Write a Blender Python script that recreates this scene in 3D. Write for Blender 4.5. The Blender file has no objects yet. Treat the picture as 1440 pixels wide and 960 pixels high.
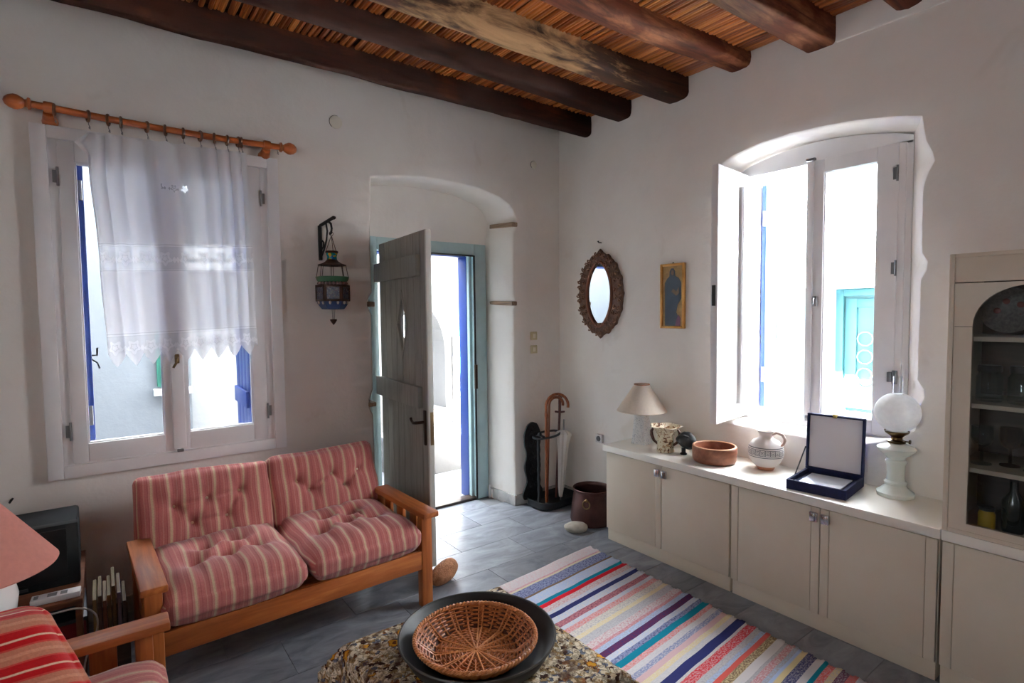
import bpy, bmesh, math, random
from mathutils import Vector, Matrix, noise
from mathutils.geometry import delaunay_2d_cdt
SC = bpy.context.scene
COL = SC.collection
PI = math.pi
R = math.radians
random.seed(7)

# ------------------------------------------------------------------ camera
cam_data = bpy.data.cameras.new('camera')
cam_data.sensor_width = 36.0
cam_data.lens = 773.14 * 36 / 1440
cam_data.clip_start = 0.05
cam = bpy.data.objects.new('camera', cam_data)
COL.objects.link(cam)
yaw, pitch, roll = R(36.7918), R(-2.9494), R(-0.6083)
fw = Vector((math.cos(pitch) * math.sin(yaw), math.cos(pitch) * math.cos(yaw), math.sin(pitch)))
rt = Vector((math.cos(yaw), -math.sin(yaw), 0))
up = rt.cross(fw)
cr = math.cos(roll) * rt + math.sin(roll) * up
cu = -math.sin(roll) * rt + math.cos(roll) * up
m = Matrix((cr, cu, -fw)).transposed().to_4x4()
m.translation = Vector((0, 0, 1.55))
cam.matrix_world = m
SC.camera = cam

# ------------------------------------------------------------------ world, sun, exposure
SC.view_settings.view_transform = 'Standard'
SC.view_settings.look = 'None'
SC.view_settings.gamma = 1.0
SC.view_settings.use_curve_mapping = False
SC.view_settings.exposure = 0.58
SC.cycles.use_denoising = True
SC.cycles.max_bounces = 12
SC.cycles.diffuse_bounces = 7
SC.cycles.transparent_max_bounces = 16
SC.cycles.sample_clamp_indirect = 8.0
SC.cycles.caustics_reflective = False
SC.cycles.caustics_refractive = False
world = bpy.data.worlds.new('sky')
SC.world = world
world.use_nodes = True
bgn = world.node_tree.nodes['Background']
bgn.inputs['Color'].default_value = (0.88, 0.94, 1.0, 1)
bgn.inputs['Strength'].default_value = 30.0
sun_data = bpy.data.lights.new('sun', 'SUN')
sun_data.energy = 1900.0
sun_data.angle = R(0.6)
sun_data.color = (1.0, 0.97, 0.92)
sun = bpy.data.objects.new('sun', sun_data)
COL.objects.link(sun)
sun.rotation_euler = Vector((0.52, -0.02, -0.85)).to_track_quat('-Z', 'Y').to_euler()


def portal(name, loc, size, direction):
    d = bpy.data.lights.new(name, 'AREA')
    d.shape = 'RECTANGLE'
    d.size, d.size_y = size
    d.cycles.is_portal = True
    o = bpy.data.objects.new(name, d)
    COL.objects.link(o)
    o.location = loc
    o.rotation_euler = Vector(direction).to_track_quat('-Z', 'Z').to_euler()


portal('window_portal', (0.32, 3.58, 1.62), (1.0, 1.6), (0, -1, 0))
portal('door_portal', (2.03, 4.02, 1.02), (0.95, 2.05), (0, -1, 0))
portal('window_portal', (3.64, 1.5, 1.7), (1.1, 1.7), (-1, 0, 0))
portal('window_portal', (-.85, -2.0, 1.79), (.36, .38), (0, 1, 0))
portal('window_portal', (-2.6, .475, 1.91), (.55, .58), (1, 0, 0))


# ------------------------------------------------------------------ materials
def S(r, g, b):
    def f(c):
        c = c / 255
        return c / 12.92 if c <= 0.04045 else ((c + 0.055) / 1.055) ** 2.4
    return (f(r), f(g), f(b), 1)


class NT:
    def __init__(self, name):
        self.m = bpy.data.materials.new(name)
        self.m.use_nodes = True
        self.t = self.m.node_tree
        self.n = self.t.nodes
        self.p = self.n['Principled BSDF']
        self.out = self.n['Material Output']

    def new(self, typ, **kw):
        n = self.n.new(typ)
        for k, v in kw.items():
            if isinstance(k, str) and hasattr(n, k):
                setattr(n, k, v)
        return n

    def link(self, a, b):
        self.t.links.new(a, b)

    def math(self, op, a, b=None, c=None):
        n = self.n.new('ShaderNodeMath')
        n.operation = op
        for i, v in enumerate((a, b, c)):
            if v is None:
                continue
            if isinstance(v, (int, float)):
                n.inputs[i].default_value = v
            else:
                self.link(v, n.inputs[i])
        return n.outputs[0]

    def coords(self, kind='Object', scale=(1, 1, 1), rot=(0, 0, 0)):
        tc = self.n.new('ShaderNodeTexCoord')
        mp = self.n.new('ShaderNodeMapping')
        mp.inputs['Scale'].default_value = scale
        mp.inputs['Rotation'].default_value = rot
        self.link(tc.outputs[kind], mp.inputs['Vector'])
        return mp.outputs['Vector']

    def noise(self, vec, scale=5, detail=4, rough=.5, dist=0):
        n = self.n.new('ShaderNodeTexNoise')
        n.inputs['Scale'].default_value = scale
        n.inputs['Detail'].default_value = detail
        n.inputs['Roughness'].default_value = rough
        n.inputs['Distortion'].default_value = dist
        self.link(vec, n.inputs['Vector'])
        return n.outputs['Fac']

    def ramp(self, fac, stops, interp='LINEAR'):
        n = self.n.new('ShaderNodeValToRGB')
        n.color_ramp.interpolation = interp
        els = n.color_ramp.elements
        while len(els) < len(stops):
            els.new(0.5)
        for e, (p, c) in zip(els, stops):
            e.position = p
            e.color = c
        self.link(fac, n.inputs['Fac'])
        return n.outputs['Color']

    def mix(self, fac, a, b, mode='MIX'):
        n = self.n.new('ShaderNodeMix')
        n.data_type = 'RGBA'
        n.blend_type = mode
        for sock, v in ((n.inputs[0], fac), (n.inputs[6], a), (n.inputs[7], b)):
            if isinstance(v, (int, float)):
                sock.default_value = v
            elif isinstance(v, tuple):
                sock.default_value = v
            else:
                self.link(v, sock)
        return n.outputs[2]

    def bump(self, height, strength=.3, dist=.01):
        n = self.n.new('ShaderNodeBump')
        n.inputs['Strength'].default_value = strength
        n.inputs['Distance'].default_value = dist
        self.link(height, n.inputs['Height'])
        self.link(n.outputs['Normal'], self.p.inputs['Normal'])

    def base(self, c):
        if isinstance(c, tuple):
            self.p.inputs['Base Color'].default_value = c
        else:
            self.link(c, self.p.inputs['Base Color'])
        return self

    def rough(self, r, metal=0, spec=None):
        self.p.inputs['Roughness'].default_value = r
        self.p.inputs['Metallic'].default_value = metal
        if spec is not None:
            self.p.inputs['Specular IOR Level'].default_value = spec
        return self


def M_simple(name, c, rough=.5, metal=0, c2=None, scale=8, stretch=(1, 1, 1), bump=0, bscale=None, bdist=.003, spec=None):
    t = NT(name)
    v = t.coords('Object', stretch)
    if c2 is None:
        t.base(c)
    else:
        f = t.noise(v, scale, 5, .6)
        t.base(t.ramp(f, [(0.32, c), (0.68, c2)]))
    t.rough(rough, metal, spec)
    if bump:
        t.bump(t.noise(v, bscale or scale * 3, 5, .6), bump, bdist)
    return t.m


def M_wood(name, dark, mid, light, axis=0, scale=1.0, rough=.5, bump=.15, contrast=(.25, .5, .75)):
    t = NT(name)
    st = [14 * scale] * 3
    st[axis] = 1.2 * scale
    v = t.coords('Object', tuple(st))
    f = t.noise(v, 2.2, 8, .62, .6)
    col = t.ramp(f, [(contrast[0], dark), (contrast[1], mid), (contrast[2], light)])
    t.base(col).rough(rough)
    t.bump(f, bump, .004)
    return t.m


def M_glass(name, tint=(1, 1, 1, 1), rough=0.0, opacity=0.0):
    t = NT(name)
    tr = t.new('ShaderNodeBsdfTransparent')
    tr.inputs['Color'].default_value = tint
    gl = t.new('ShaderNodeBsdfGlossy')
    gl.inputs['Roughness'].default_value = rough
    lw = t.new('ShaderNodeLayerWeight')
    lw.inputs['Blend'].default_value = .5
    fr = t.math('ADD', .035, t.math('MULTIPLY', .9, t.math('POWER', lw.outputs['Facing'], 5)))
    mx = t.new('ShaderNodeMixShader')
    t.link(fr, mx.inputs[0])
    t.link(tr.outputs[0], mx.inputs[1])
    t.link(gl.outputs[0], mx.inputs[2])
    t.link(mx.outputs[0], t.out.inputs['Surface'])
    t.n.remove(t.p)
    return t.m


def M_plaster(name, c, c2, stain=None, bump=.25):
    t = NT(name)
    v = t.coords('Object')
    f = t.noise(v, 1.6, 6, .6)
    col = t.ramp(f, [(.3, c2), (.62, c)])
    if stain:
        f2 = t.noise(v, 2.6, 3, .7, .8)
        k = t.ramp(f2, [(.62, (0, 0, 0, 1)), (.8, (1, 1, 1, 1))])
        kk = t.math('MULTIPLY', k, .35)
        col = t.mix(kk, col, stain)
    t.base(col).rough(.9, 0, .2)
    b = t.math('ADD', t.noise(v, 7, 4, .6), t.math('MULTIPLY', t.noise(v, 60, 3, .6), .12))
    t.bump(b, bump, .02)
    return t.m


PLASTER = M_plaster('white_plaster', S(239, 234, 228), S(231, 224, 217), S(200, 184, 166))
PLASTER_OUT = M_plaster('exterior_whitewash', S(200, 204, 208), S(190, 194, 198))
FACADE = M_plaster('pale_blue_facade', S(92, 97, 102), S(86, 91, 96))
NEIGH = M_plaster('neighbour_whitewash', S(128, 130, 132), S(121, 123, 125))
COURT = M_plaster('courtyard_plaster', S(100, 100, 100), S(94, 94, 94))
WHITE_PAINT = M_simple('white_gloss_paint', S(240, 238, 238), .35, 0, S(232, 229, 229), 4)
BLUE_PAINT = M_simple('blue_shutter_paint', (0.004, 0.035, 0.22, 1), .4)
TURQ_PAINT = M_simple('turquoise_paint', (0.022, 0.095, 0.105, 1), .5)
GLASS = M_glass('window_glass')
CHROME = M_simple('chrome_metal', S(190, 192, 198), .2, 1)
STEEL = M_simple('dull_steel', S(130, 130, 132), .4, 1)
IRON = M_simple('black_iron', S(24, 22, 22), .55, .3, S(40, 36, 33), 20, bump=.2)
DARK_BROWN_WOOD = M_wood('dark_batten_wood', S(40, 28, 20), S(70, 52, 40), S(96, 76, 60))


# ------------------------------------------------------------------ mesh builder
class MB:
    def __init__(self):
        self.bm = bmesh.new()

    def box(self, c, s, rot=None, bevel=0.0, seg=2, taper=None):
        x, y, z = s[0] / 2, s[1] / 2, s[2] / 2
        co = [(-x, -y, -z), (x, -y, -z), (x, y, -z), (-x, y, -z), (-x, -y, z), (x, -y, z), (x, y, z), (-x, y, z)]
        if taper:
            co = [(a * (taper if q > 0 else 1), b * (taper if q > 0 else 1), q) for a, b, q in co]
        tmp = bmesh.new()
        vs = [tmp.verts.new(p) for p in co]
        for f in ((0, 3, 2, 1), (4, 5, 6, 7), (0, 1, 5, 4), (1, 2, 6, 5), (2, 3, 7, 6), (3, 0, 4, 7)):
            tmp.faces.new([vs[i] for i in f])
        if bevel:
            bmesh.ops.bevel(tmp, geom=tmp.edges[:], offset=bevel, segments=seg, affect='EDGES', profile=.5)
        for f in tmp.faces:
            f.material_index = 1      # marks flat-shaded faces, reset in mesh()
        mt = Matrix.Translation(Vector(c)) @ (rot.to_4x4() if rot is not None else Matrix.Identity(4))
        self.merge(tmp, mt)
        return self

    def merge(self, tmp, mt=None):
        if mt is not None:
            bmesh.ops.transform(tmp, matrix=mt, verts=tmp.verts[:])
        me = bpy.data.meshes.new('tmp')
        tmp.to_mesh(me)
        tmp.free()
        self.bm.from_mesh(me)
        bpy.data.meshes.remove(me)

    def span(self, a, b, bevel=0.0):
        c = [(p + q) / 2 for p, q in zip(a, b)]
        s = [abs(q - p) for p, q in zip(a, b)]
        return self.box(c, s, None, bevel)

    def tube(self, pts, rad, seg=8, closed=False, caps=True, flat=1.0):
        pts = [Vector(p) for p in pts]
        n = len(pts)
        rads = rad if isinstance(rad, (list, tuple)) else [rad] * n
        rings = []
        prev = None
        for i, p in enumerate(pts):
            if closed:
                t = pts[(i + 1) % n] - pts[i - 1]
            else:
                t = pts[min(i + 1, n - 1)] - pts[max(i - 1, 0)]
            t.normalize()
            if prev is None:
                a = Vector((0, 0, 1)) if abs(t.z) < .9 else Vector((1, 0, 0))
                u = t.cross(a).normalized()
            else:
                u = (prev - t * prev.dot(t)).normalized()
            prev = u
            w = t.cross(u)
            rings.append([self.bm.verts.new(p + rads[i] * (math.cos(2 * PI * k / seg) * u + flat * math.sin(2 * PI * k / seg) * w)) for k in range(seg)])
        for i in range(n if closed else n - 1):
            a, b = rings[i], rings[(i + 1) % n]
            for k in range(seg):
                self.bm.faces.new((a[k], a[(k + 1) % seg], b[(k + 1) % seg], b[k]))
        if caps and not closed:
            self.bm.faces.new(rings[0][::-1])
            self.bm.faces.new(rings[-1])
        return self

    def lathe(self, prof, seg=32, c=(0, 0, 0), rot=None, sx=1.0, sy=1.0, wob=None, power=None):
        """prof: list of (r, z)"""
        mt = Matrix.Translation(Vector(c)) @ (rot.to_4x4() if rot is not None else Matrix.Identity(4))
        rings = []
        for j, (r, z) in enumerate(prof):
            if r <= 1e-6:
                rings.append([self.bm.verts.new(mt @ Vector((0, 0, z)))])
            else:
                ring = []
                for k in range(seg):
                    a = 2 * PI * k / seg
                    rr = r * (wob(a, j) if wob else 1)
                    ca, sa = math.cos(a), math.sin(a)
                    if power:
                        q = (abs(ca) ** power + abs(sa) ** power) ** (-1 / power)
                        ca, sa = ca * q, sa * q
                    ring.append(self.bm.verts.new(mt @ Vector((rr * ca * sx, rr * sa * sy, z))))
                rings.append(ring)
        for a, b in zip(rings, rings[1:]):
            for k in range(seg):
                k2 = (k + 1) % seg
                if len(a) == 1 and len(b) == 1:
                    continue
                if len(a) == 1:
                    self.bm.faces.new((a[0], b[k2], b[k]))
                elif len(b) == 1:
                    self.bm.faces.new((a[k], a[k2], b[0]))
                else:
                    self.bm.faces.new((a[k], a[k2], b[k2], b[k]))
        return self

    def prism(self, poly, h, mt=None):
        """extrude a 2D polygon (local xy) by h along local z"""
        tmp = bmesh.new()
        a = [tmp.verts.new((x, y, 0)) for x, y in poly]
        b = [tmp.verts.new((x, y, h)) for x, y in poly]
        n = len(poly)
        tmp.faces.new(a[::-1])
        tmp.faces.new(b)
        for i in range(n):
            tmp.faces.new((a[i], a[(i + 1) % n], b[(i + 1) % n], b[i]))
        bmesh.ops.triangulate(tmp, faces=[f for f in tmp.faces if len(f.verts) > 4])
        self.merge(tmp, mt)
        return self

    def ball(self, c, r, s=(1, 1, 1), seg=12, rings=8, rot=None, wob=None):
        prof = [(max(0, math.sin(PI * i / rings)), -math.cos(PI * i / rings)) for i in range(rings + 1)]
        prof[0] = (0, -1)
        prof[-1] = (0, 1)
        tmp = MB()
        tmp.lathe(prof, seg)
        bm = tmp.bm
        for v in bm.verts:
            d = v.co.copy()
            if wob:
                d *= wob(d)
            v.co = Vector((d.x * r * s[0], d.y * r * s[1], d.z * r * s[2]))
        self.merge(bm, Matrix.Translation(Vector(c)) @ (rot.to_4x4() if rot is not None else Matrix.Identity(4)))
        return self

    def loft(self, loops, closed=True):
        vs = [[self.bm.verts.new(p) for p in L] for L in loops]
        n = len(loops[0])
        for a, b in zip(vs, vs[1:]):
            for k in range(n if closed else n - 1):
                k2 = (k + 1) % n
                self.bm.faces.new((a[k], a[k2], b[k2], b[k]))
        return vs

    def mesh(self, name, mats, smooth=True, angle=40, weld=0):
        if weld:
            bmesh.ops.remove_doubles(self.bm, verts=self.bm.verts[:], dist=weld)
        bmesh.ops.recalc_face_normals(self.bm, faces=self.bm.faces[:])
        me = bpy.data.meshes.new(name)
        self.bm.to_mesh(me)
        self.bm.free()
        for mm in (mats if isinstance(mats, (list, tuple)) else [mats]):
            me.materials.append(mm)
        if smooth:
            me.polygons.foreach_set('use_smooth', [p.material_index == 0 for p in me.polygons])
            me.set_sharp_from_angle(angle=R(angle))
        me.polygons.foreach_set('material_index', [0] * len(me.polygons))
        return me

    def done(self, name, mats, parent=None, loc=None, smooth=True, angle=40, weld=0):
        return link(name, self.mesh(name, mats, smooth, angle, weld), parent, loc)


def link(name, me, parent=None, loc=None):
    o = bpy.data.objects.new(name, me)
    COL.objects.link(o)
    if parent is not None:
        o.parent = parent
    if loc is not None:
        o.location = loc
    return o


def thing(name, label, cat, loc=(0, 0, 0), rz=0.0, group=None):
    o = bpy.data.objects.new(name, None)
    COL.objects.link(o)
    o.empty_display_size = .05
    o.location = loc
    o.rotation_euler = (0, 0, rz)
    return tag(o, label, cat, group)


def tag(o, label, cat, group=None):
    o['label'] = label
    o['category'] = cat
    if group:
        o['group'] = group
    return o


def lab(o, text):
    o['label'] = text
    return o


def struct(o):
    o['kind'] = 'structure'
    return o


def copy_tree(o, parent=None):
    c = o.copy()
    COL.objects.link(c)
    c.parent = parent
    for ch in list(o.children):
        copy_tree(ch, c)
    return c


def nz(x, y, z=0.0, s=1.0):
    return noise.noise(Vector((x * s, y * s, z * s)))


# ------------------------------------------------------------------ walls
YW, XW, YN = 3.489, 3.12, 3.83


def inside(p, poly):
    x, y = p
    c = False
    n = len(poly)
    for i in range(n):
        x1, y1 = poly[i]
        x2, y2 = poly[i - 1]
        if (y1 > y) != (y2 > y) and x < (x2 - x1) * (y - y1) / (y2 - y1) + x1:
            c = not c
    return c


def dense(poly, step=.05):
    out = []
    n = len(poly)
    for i in range(n):
        a, b = Vector(poly[i]), Vector(poly[(i + 1) % n])
        k = max(1, int(round((b - a).length / step)))
        for j in range(k):
            out.append(tuple(a.lerp(b, j / k)))
    return out


def offset(poly, r):
    out = []
    n = len(poly)
    area = sum(poly[i - 1][0] * poly[i][1] - poly[i][0] * poly[i - 1][1] for i in range(n))
    sg = 1 if area > 0 else -1
    for i in range(n):
        t = Vector(poly[(i + 1) % n]) - Vector(poly[i - 1])
        t.normalize()
        out.append((poly[i][0] + sg * t.y * r, poly[i][1] - sg * t.x * r))
    return out


def wall_face(mb, rect, holes, to3, grid=.15):
    """triangulated flat face with holes; to3 maps (u, v) to a 3D point"""
    u0, v0, u1, v1 = rect
    pts, edges = [], []
    for L in [[(u0, v0), (u1, v0), (u1, v1), (u0, v1)]] + holes:
        b = len(pts)
        pts += [Vector(p) for p in L]
        edges += [(b + i, b + (i + 1) % len(L)) for i in range(len(L))]
    gu = u0 + grid / 2
    while gu < u1:
        gv = v0 + grid / 2
        while gv < v1:
            if not any(inside((gu, gv), h) for h in holes):
                pts.append(Vector((gu, gv)))
            gv += grid
        gu += grid
    vs, es, fs, *_ = delaunay_2d_cdt(pts, edges, [], 0, 1e-5)
    bv = [mb.bm.verts.new(to3(p.x, p.y)) for p in vs]
    for f in fs:
        c = sum((Vector(vs[i]) for i in f), Vector((0, 0))) / len(f)
        if not any(inside((c.x, c.y), h) for h in holes):
            try:
                mb.bm.faces.new([bv[i] for i in f])
            except ValueError:
                pass


def und_l(x, z):
    return .007 * nz(x, z, 1.3, 1.1) + .003 * nz(x, z, 5, 4)


def und_r(y, z):
    return .007 * nz(y, z, 7.7, 1.1) + .003 * nz(y, z, 9, 4)


ZT = 3.22
win1_hole = dense([(-.205, .79), (.846, .79), (.846, 2.44), (-.205, 2.44)], .2)
niche_pts = [(1.466, -.02), (2.622, -.02), (2.622, .4), (2.618, .95), (2.62, 1.3), (2.622, 1.585), (2.634, 1.61), (2.634, 1.66), (2.62, 1.70),
             (2.622, 2.0), (2.628, 2.17), (2.652, 2.225), (2.66, 2.29), (2.625, 2.35), (2.582, 2.392), (2.492, 2.438), (2.315, 2.479),
             (2.15, 2.495), (1.987, 2.502), (1.83, 2.496), (1.685, 2.484), (1.466, 2.452),
             (1.452, 2.0), (1.455, 1.70), (1.43, 1.65), (1.428, 1.60), (1.45, 1.55), (1.448, 1.05), (1.42, .98), (1.42, .93), (1.444, .88), (1.45, .5)]
niche_front = dense(niche_pts, .06)
niche_front = [(x + .004 * nz(x, z, 3, 9) * (z > .05), z + .004 * nz(x, z, 8, 9) * (z > .05)) for x, z in niche_front]


def niche_back_map(p):
    x, z = p
    zb = z if z < 1.9 else z + .012 * (z - 1.9) / .6
    t = (x - 1.45) / (2.63 - 1.45)
    return (1.50 + t * (2.598 - 1.50), zb)


niche_back = [niche_back_map(p) for p in niche_front]
door_hole = dense([(1.6, -.02), (2.468, -.02), (2.468, 2.035), (1.6, 2.035)], .3)

wl = MB()
nf_out = offset(niche_front, .014)
wall_face(wl, (-2.4, -.03, 3.14, ZT), [win1_hole, nf_out], lambda u, v: (u, YW + und_l(u, v), v))
wl.loft([[(x, YW + und_l(x, z), z) for x, z in nf_out],
         [(x * .7 + a * .3, YW + .004 + und_l(x, z), z * .7 + b * .3) for (x, z), (a, b) in zip(nf_out, niche_front)],
         [(x, YW + .016 + und_l(x, z), z) for x, z in niche_front],
         [(x * .5 + a * .5 + .003 * nz(x, z, 1, 5), YW + .17, z * .5 + b * .5 + .003 * nz(x, z, 6, 5)) for (x, z), (a, b) in zip(niche_front, niche_back)],
         [(x, YN + .01, z) for x, z in niche_back]])
wl.loft([[(x, YW + und_l(x, z), z) for x, z in win1_hole], [(x, YW + .1, z) for x, z in win1_hole], [(x, 4.02, z) for x, z in win1_hole]])
wall_face(wl, (1.42, -.03, 2.70, 2.56), [door_hole], lambda u, v: (u, YN + .004 * nz(u, v, 2, 2), v))
wl.loft([[(x, YN - .002, z) for x, z in door_hole], [(x, 4.02, z) for x, z in door_hole]])
wall_face(wl, (-2.6, -.3, 3.62, 3.5), [win1_hole, door_hole], lambda u, v: (u, 4.02, v), .5)
wall_left = struct(wl.done('wall_left', PLASTER, weld=1e-5, angle=50))

w2_pts = [(2.0, .858), (1.7, .852), (1.4, .848), (1.15, .872), (1.02, .915), (.95, .97), (.94, 1.02), (.935, 1.08), (.916, 1.13), (.919, 1.165),
          (.945, 1.21), (.948, 1.35), (.945, 1.55), (.943, 1.69), (.922, 1.735), (.919, 1.77), (.94, 1.81), (.947, 1.95), (.943, 2.12), (.925, 2.19), (.902, 2.235),
          (.912, 2.275), (.938, 2.33), (.948, 2.39), (.953, 2.445), (1.06, 2.472), (1.175, 2.493), (1.28, 2.507), (1.378, 2.516), (1.567, 2.522), (1.749, 2.511), (1.907, 2.482), (2.0, 2.443)]
win2_front = dense(w2_pts, .05)
win2_front = [(y + .003 * nz(y, z, 3, 11), z + .003 * nz(y, z, 8, 11)) for y, z in win2_front]


def w2_back(p):
    y, z = p
    yb = 1.975 - (2.0 - max(y, .945)) * (.945 / 1.055)
    yb = max(yb, 1.03)
    if y < .965:
        yb = 1.03
    if z > 2.38:
        z -= .015
    if z < 1.0:
        z = max(z, .872) if y > 1.05 else max(z, .9)
        z = .872 if z < .93 else z
    return (yb, z)


win2_back = [w2_back(p) for p in win2_front]
wr = MB()
w2o = offset(win2_front, .013)
wall_face(wr, (-1.8, -.03, 3.6, ZT), [w2o], lambda u, v: (XW + und_r(u, v), u, v))
wr.loft([[(XW + und_r(y, z), y, z) for y, z in w2o],
         [(XW + .004 + und_r(y, z), y * .7 + a * .3, z * .7 + b * .3) for (y, z), (a, b) in zip(w2o, win2_front)],
         [(XW + .015 + und_r(y, z), y, z) for y, z in win2_front],
         [(XW + .1, y * .5 + a * .5, z * .5 + b * .5) for (y, z), (a, b) in zip(win2_front, win2_back)],
         [(3.30, y, z) for y, z in win2_back], [(3.64, y, z) for y, z in win2_back]])
w2b = [(y, z) for y, z in win2_back]
wall_face(wr, (-1.8, -.3, 4.02, 3.5), [dense([(1.03, .872), (1.975, .872), (1.975, 2.42), (1.5, 2.5), (1.03, 2.42)], .3)], lambda u, v: (3.64, u, v), .5)
wall_right = struct(wr.done('wall_right', PLASTER, weld=1e-5, angle=50))
# plaster infill above the beam line, standing a little proud of the wall
inf = MB()
inf.box((XW - .001, .93, 3.02), (.022, .80, .17), bevel=.006)
inf.done('plaster_patch', PLASTER, wall_right)

# unseen small window, added behind the camera for fill daylight
RWX0, RWX1, RWZ0, RWZ1 = -1.03, -.67, 1.60, 1.98
wb = MB()
rear_hole = [(RWX0, RWZ0), (RWX1, RWZ0), (RWX1, RWZ1), (RWX0, RWZ1)]
wall_face(wb, (-2.6, -.3, 3.64, 3.5), [rear_hole], lambda u, v: (u, -1.6, v), .5)
wb.loft([[(u, -1.6, v) for u, v in rear_hole], [(u, -2.0, v) for u, v in rear_hole]])
wall_face(wb, (-2.6, -.3, 3.64, 3.5), [rear_hole], lambda u, v: (u, -2.0, v), .5)
struct(wb.done('wall_rear', PLASTER, smooth=False))
ws = MB()
side_hole = [(.20, 1.62), (.75, 1.62), (.75, 2.20), (.20, 2.20)]  # unseen opening added to bring fill daylight onto the right wall
wall_face(ws, (-1.75, -.3, 4.02, 3.5), [side_hole], lambda u, v: (-2.3, u, v), .5)
ws.loft([[(-2.3, u, v) for u, v in side_hole], [(-2.6, u, v) for u, v in side_hole]])
wall_face(ws, (-2.0, -.3, 4.03, 3.5), [side_hole], lambda u, v: (-2.6, u, v), .5)
struct(ws.done('wall_side', PLASTER, smooth=False))

# wooden ties set into the jambs of the door niche
tie = M_wood('weathered_tie_wood', S(84, 62, 46), S(134, 108, 86), S(166, 142, 118), axis=1)
for (x, z, s, y0, y1, tl) in ((2.634, 2.258, 1, YW - .006, 3.80, .03), (2.622, 1.632, 1, YW - .006, 3.80, .0), (1.455, 1.625, -1, YW - .004, 3.8, 0), (1.45, .955, -1, YW - .004, 3.8, 0)):
    b = MB()
    b.box((x + .012 * s, (y0 + y1) / 2, z), (.055, y1 - y0, .034), Matrix.Rotation(R(2 + tl * 60), 3, 'X'), .006)
    for v in b.bm.verts:
        v.co.z += .006 * nz(v.co.y, v.co.z, 1, 30)
    b.done('wooden_tie', tie, wall_left)

# skirting of grey marble
MARBLE = None


def M_marble(name, c1, c2, c3, rand=.16, rough=.38):
    t = NT(name)
    oi = t.new('ShaderNodeObjectInfo')
    tc = t.n.new('ShaderNodeTexCoord')
    mp = t.n.new('ShaderNodeMapping')
    mp.inputs['Scale'].default_value = (2.6, 6.0, 3)
    mp.inputs['Rotation'].default_value = (0, 0, .5)
    t.link(tc.outputs['Object'], mp.inputs['Vector'])
    add = t.new('ShaderNodeVectorMath')
    add.operation = 'ADD'
    sc = t.new('ShaderNodeVectorMath')
    sc.operation = 'SCALE'
    sc.inputs[3].default_value = 37.0
    cmb = t.new('ShaderNodeCombineXYZ')
    for i in range(3):
        t.link(oi.outputs['Random'], cmb.inputs[i])
    t.link(cmb.outputs[0], sc.inputs[0])
    t.link(mp.outputs[0], add.inputs[0])
    t.link(sc.outputs[0], add.inputs[1])
    v = add.outputs[0]
    f = t.noise(v, 1.1, 9, .62, 1.6)
    col = t.ramp(f, [(.30, c1), (.5, c2), (.72, c3)])
    g = t.math('ADD', t.math('MULTIPLY', oi.outputs['Random'], rand), 1 - rand / 2)
    gc = t.new('ShaderNodeCombineColor')
    for i in range(3):
        t.link(g, gc.inputs[i])
    col = t.mix(1.0, col, gc.outputs[0], 'MULTIPLY')
    t.base(col).rough(rough)
    return t.m


MARBLE = M_marble('grey_marble', S(98, 101, 108), S(128, 131, 138), S(152, 155, 162), .22)
MARBLE_SKIRT = M_marble('skirting_marble', S(150, 148, 146), S(184, 182, 178), S(205, 203, 198), .06)
bs = MB()
bs.box((2.64 + .24, YW - .006, .042), (.50, .016, .085), bevel=.003)
bs.span((-2.3, YW - .012, 0), (1.44, YW + .004, .085))
jx = Vector((2.620, YW - .012, 0))
jb = Vector((2.596, 3.80, 0))
mid = (jx + jb) / 2
bs.box((mid.x + .001, mid.y, .042), (.016, (jb - jx).length, .085), Matrix.Rotation(math.atan2(-(jb - jx).x, (jb - jx).y), 3, 'Z'), .003)
struct(bs.done('baseboard_left', MARBLE_SKIRT))
bs = MB()
bs.box((XW - .006, 2.65 + .41, .042), (.016, .83, .085), bevel=.003)
struct(bs.done('baseboard_right', MARBLE_SKIRT))

# ------------------------------------------------------------------ floor of marble slabs
fl = MB()
fl.span((-2.5, -1.7, -.2), (3.4, 4.0, -.008))
floor = struct(fl.done('floor', M_simple('grey_grout', S(136, 136, 138), .8)))
tm = []
for k, (w, d) in enumerate(((.6, .3), (.36, .3))):
    b = MB()
    b.box((0, 0, -.012), (w - .0018, d - .0018, .0242), bevel=.0012, seg=1)
    tm.append(b.mesh('tile', MARBLE, smooth=False))
y = -1.5 + 0.0
row = 0
y = 3.01 - .3 * 15
while y < 3.9:
    x = -2.4 + (2.16 + 2.4) % .6 - .6 + (.3 if row % 2 else 0) + .04 * math.sin(row * 3.7)
    while x < 3.2:
        cx, cy = x + .3, y + .15
        if cx > -2.3 and not (cy > YW + .0 and not (1.45 < cx < 2.7)):
            if -2.3 < cx - .3 < 3.12:
                link('tile', tm[0], floor, (cx, cy, .0002 * random.random()))
        x += .6
    y += .3
    row += 1

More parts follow.
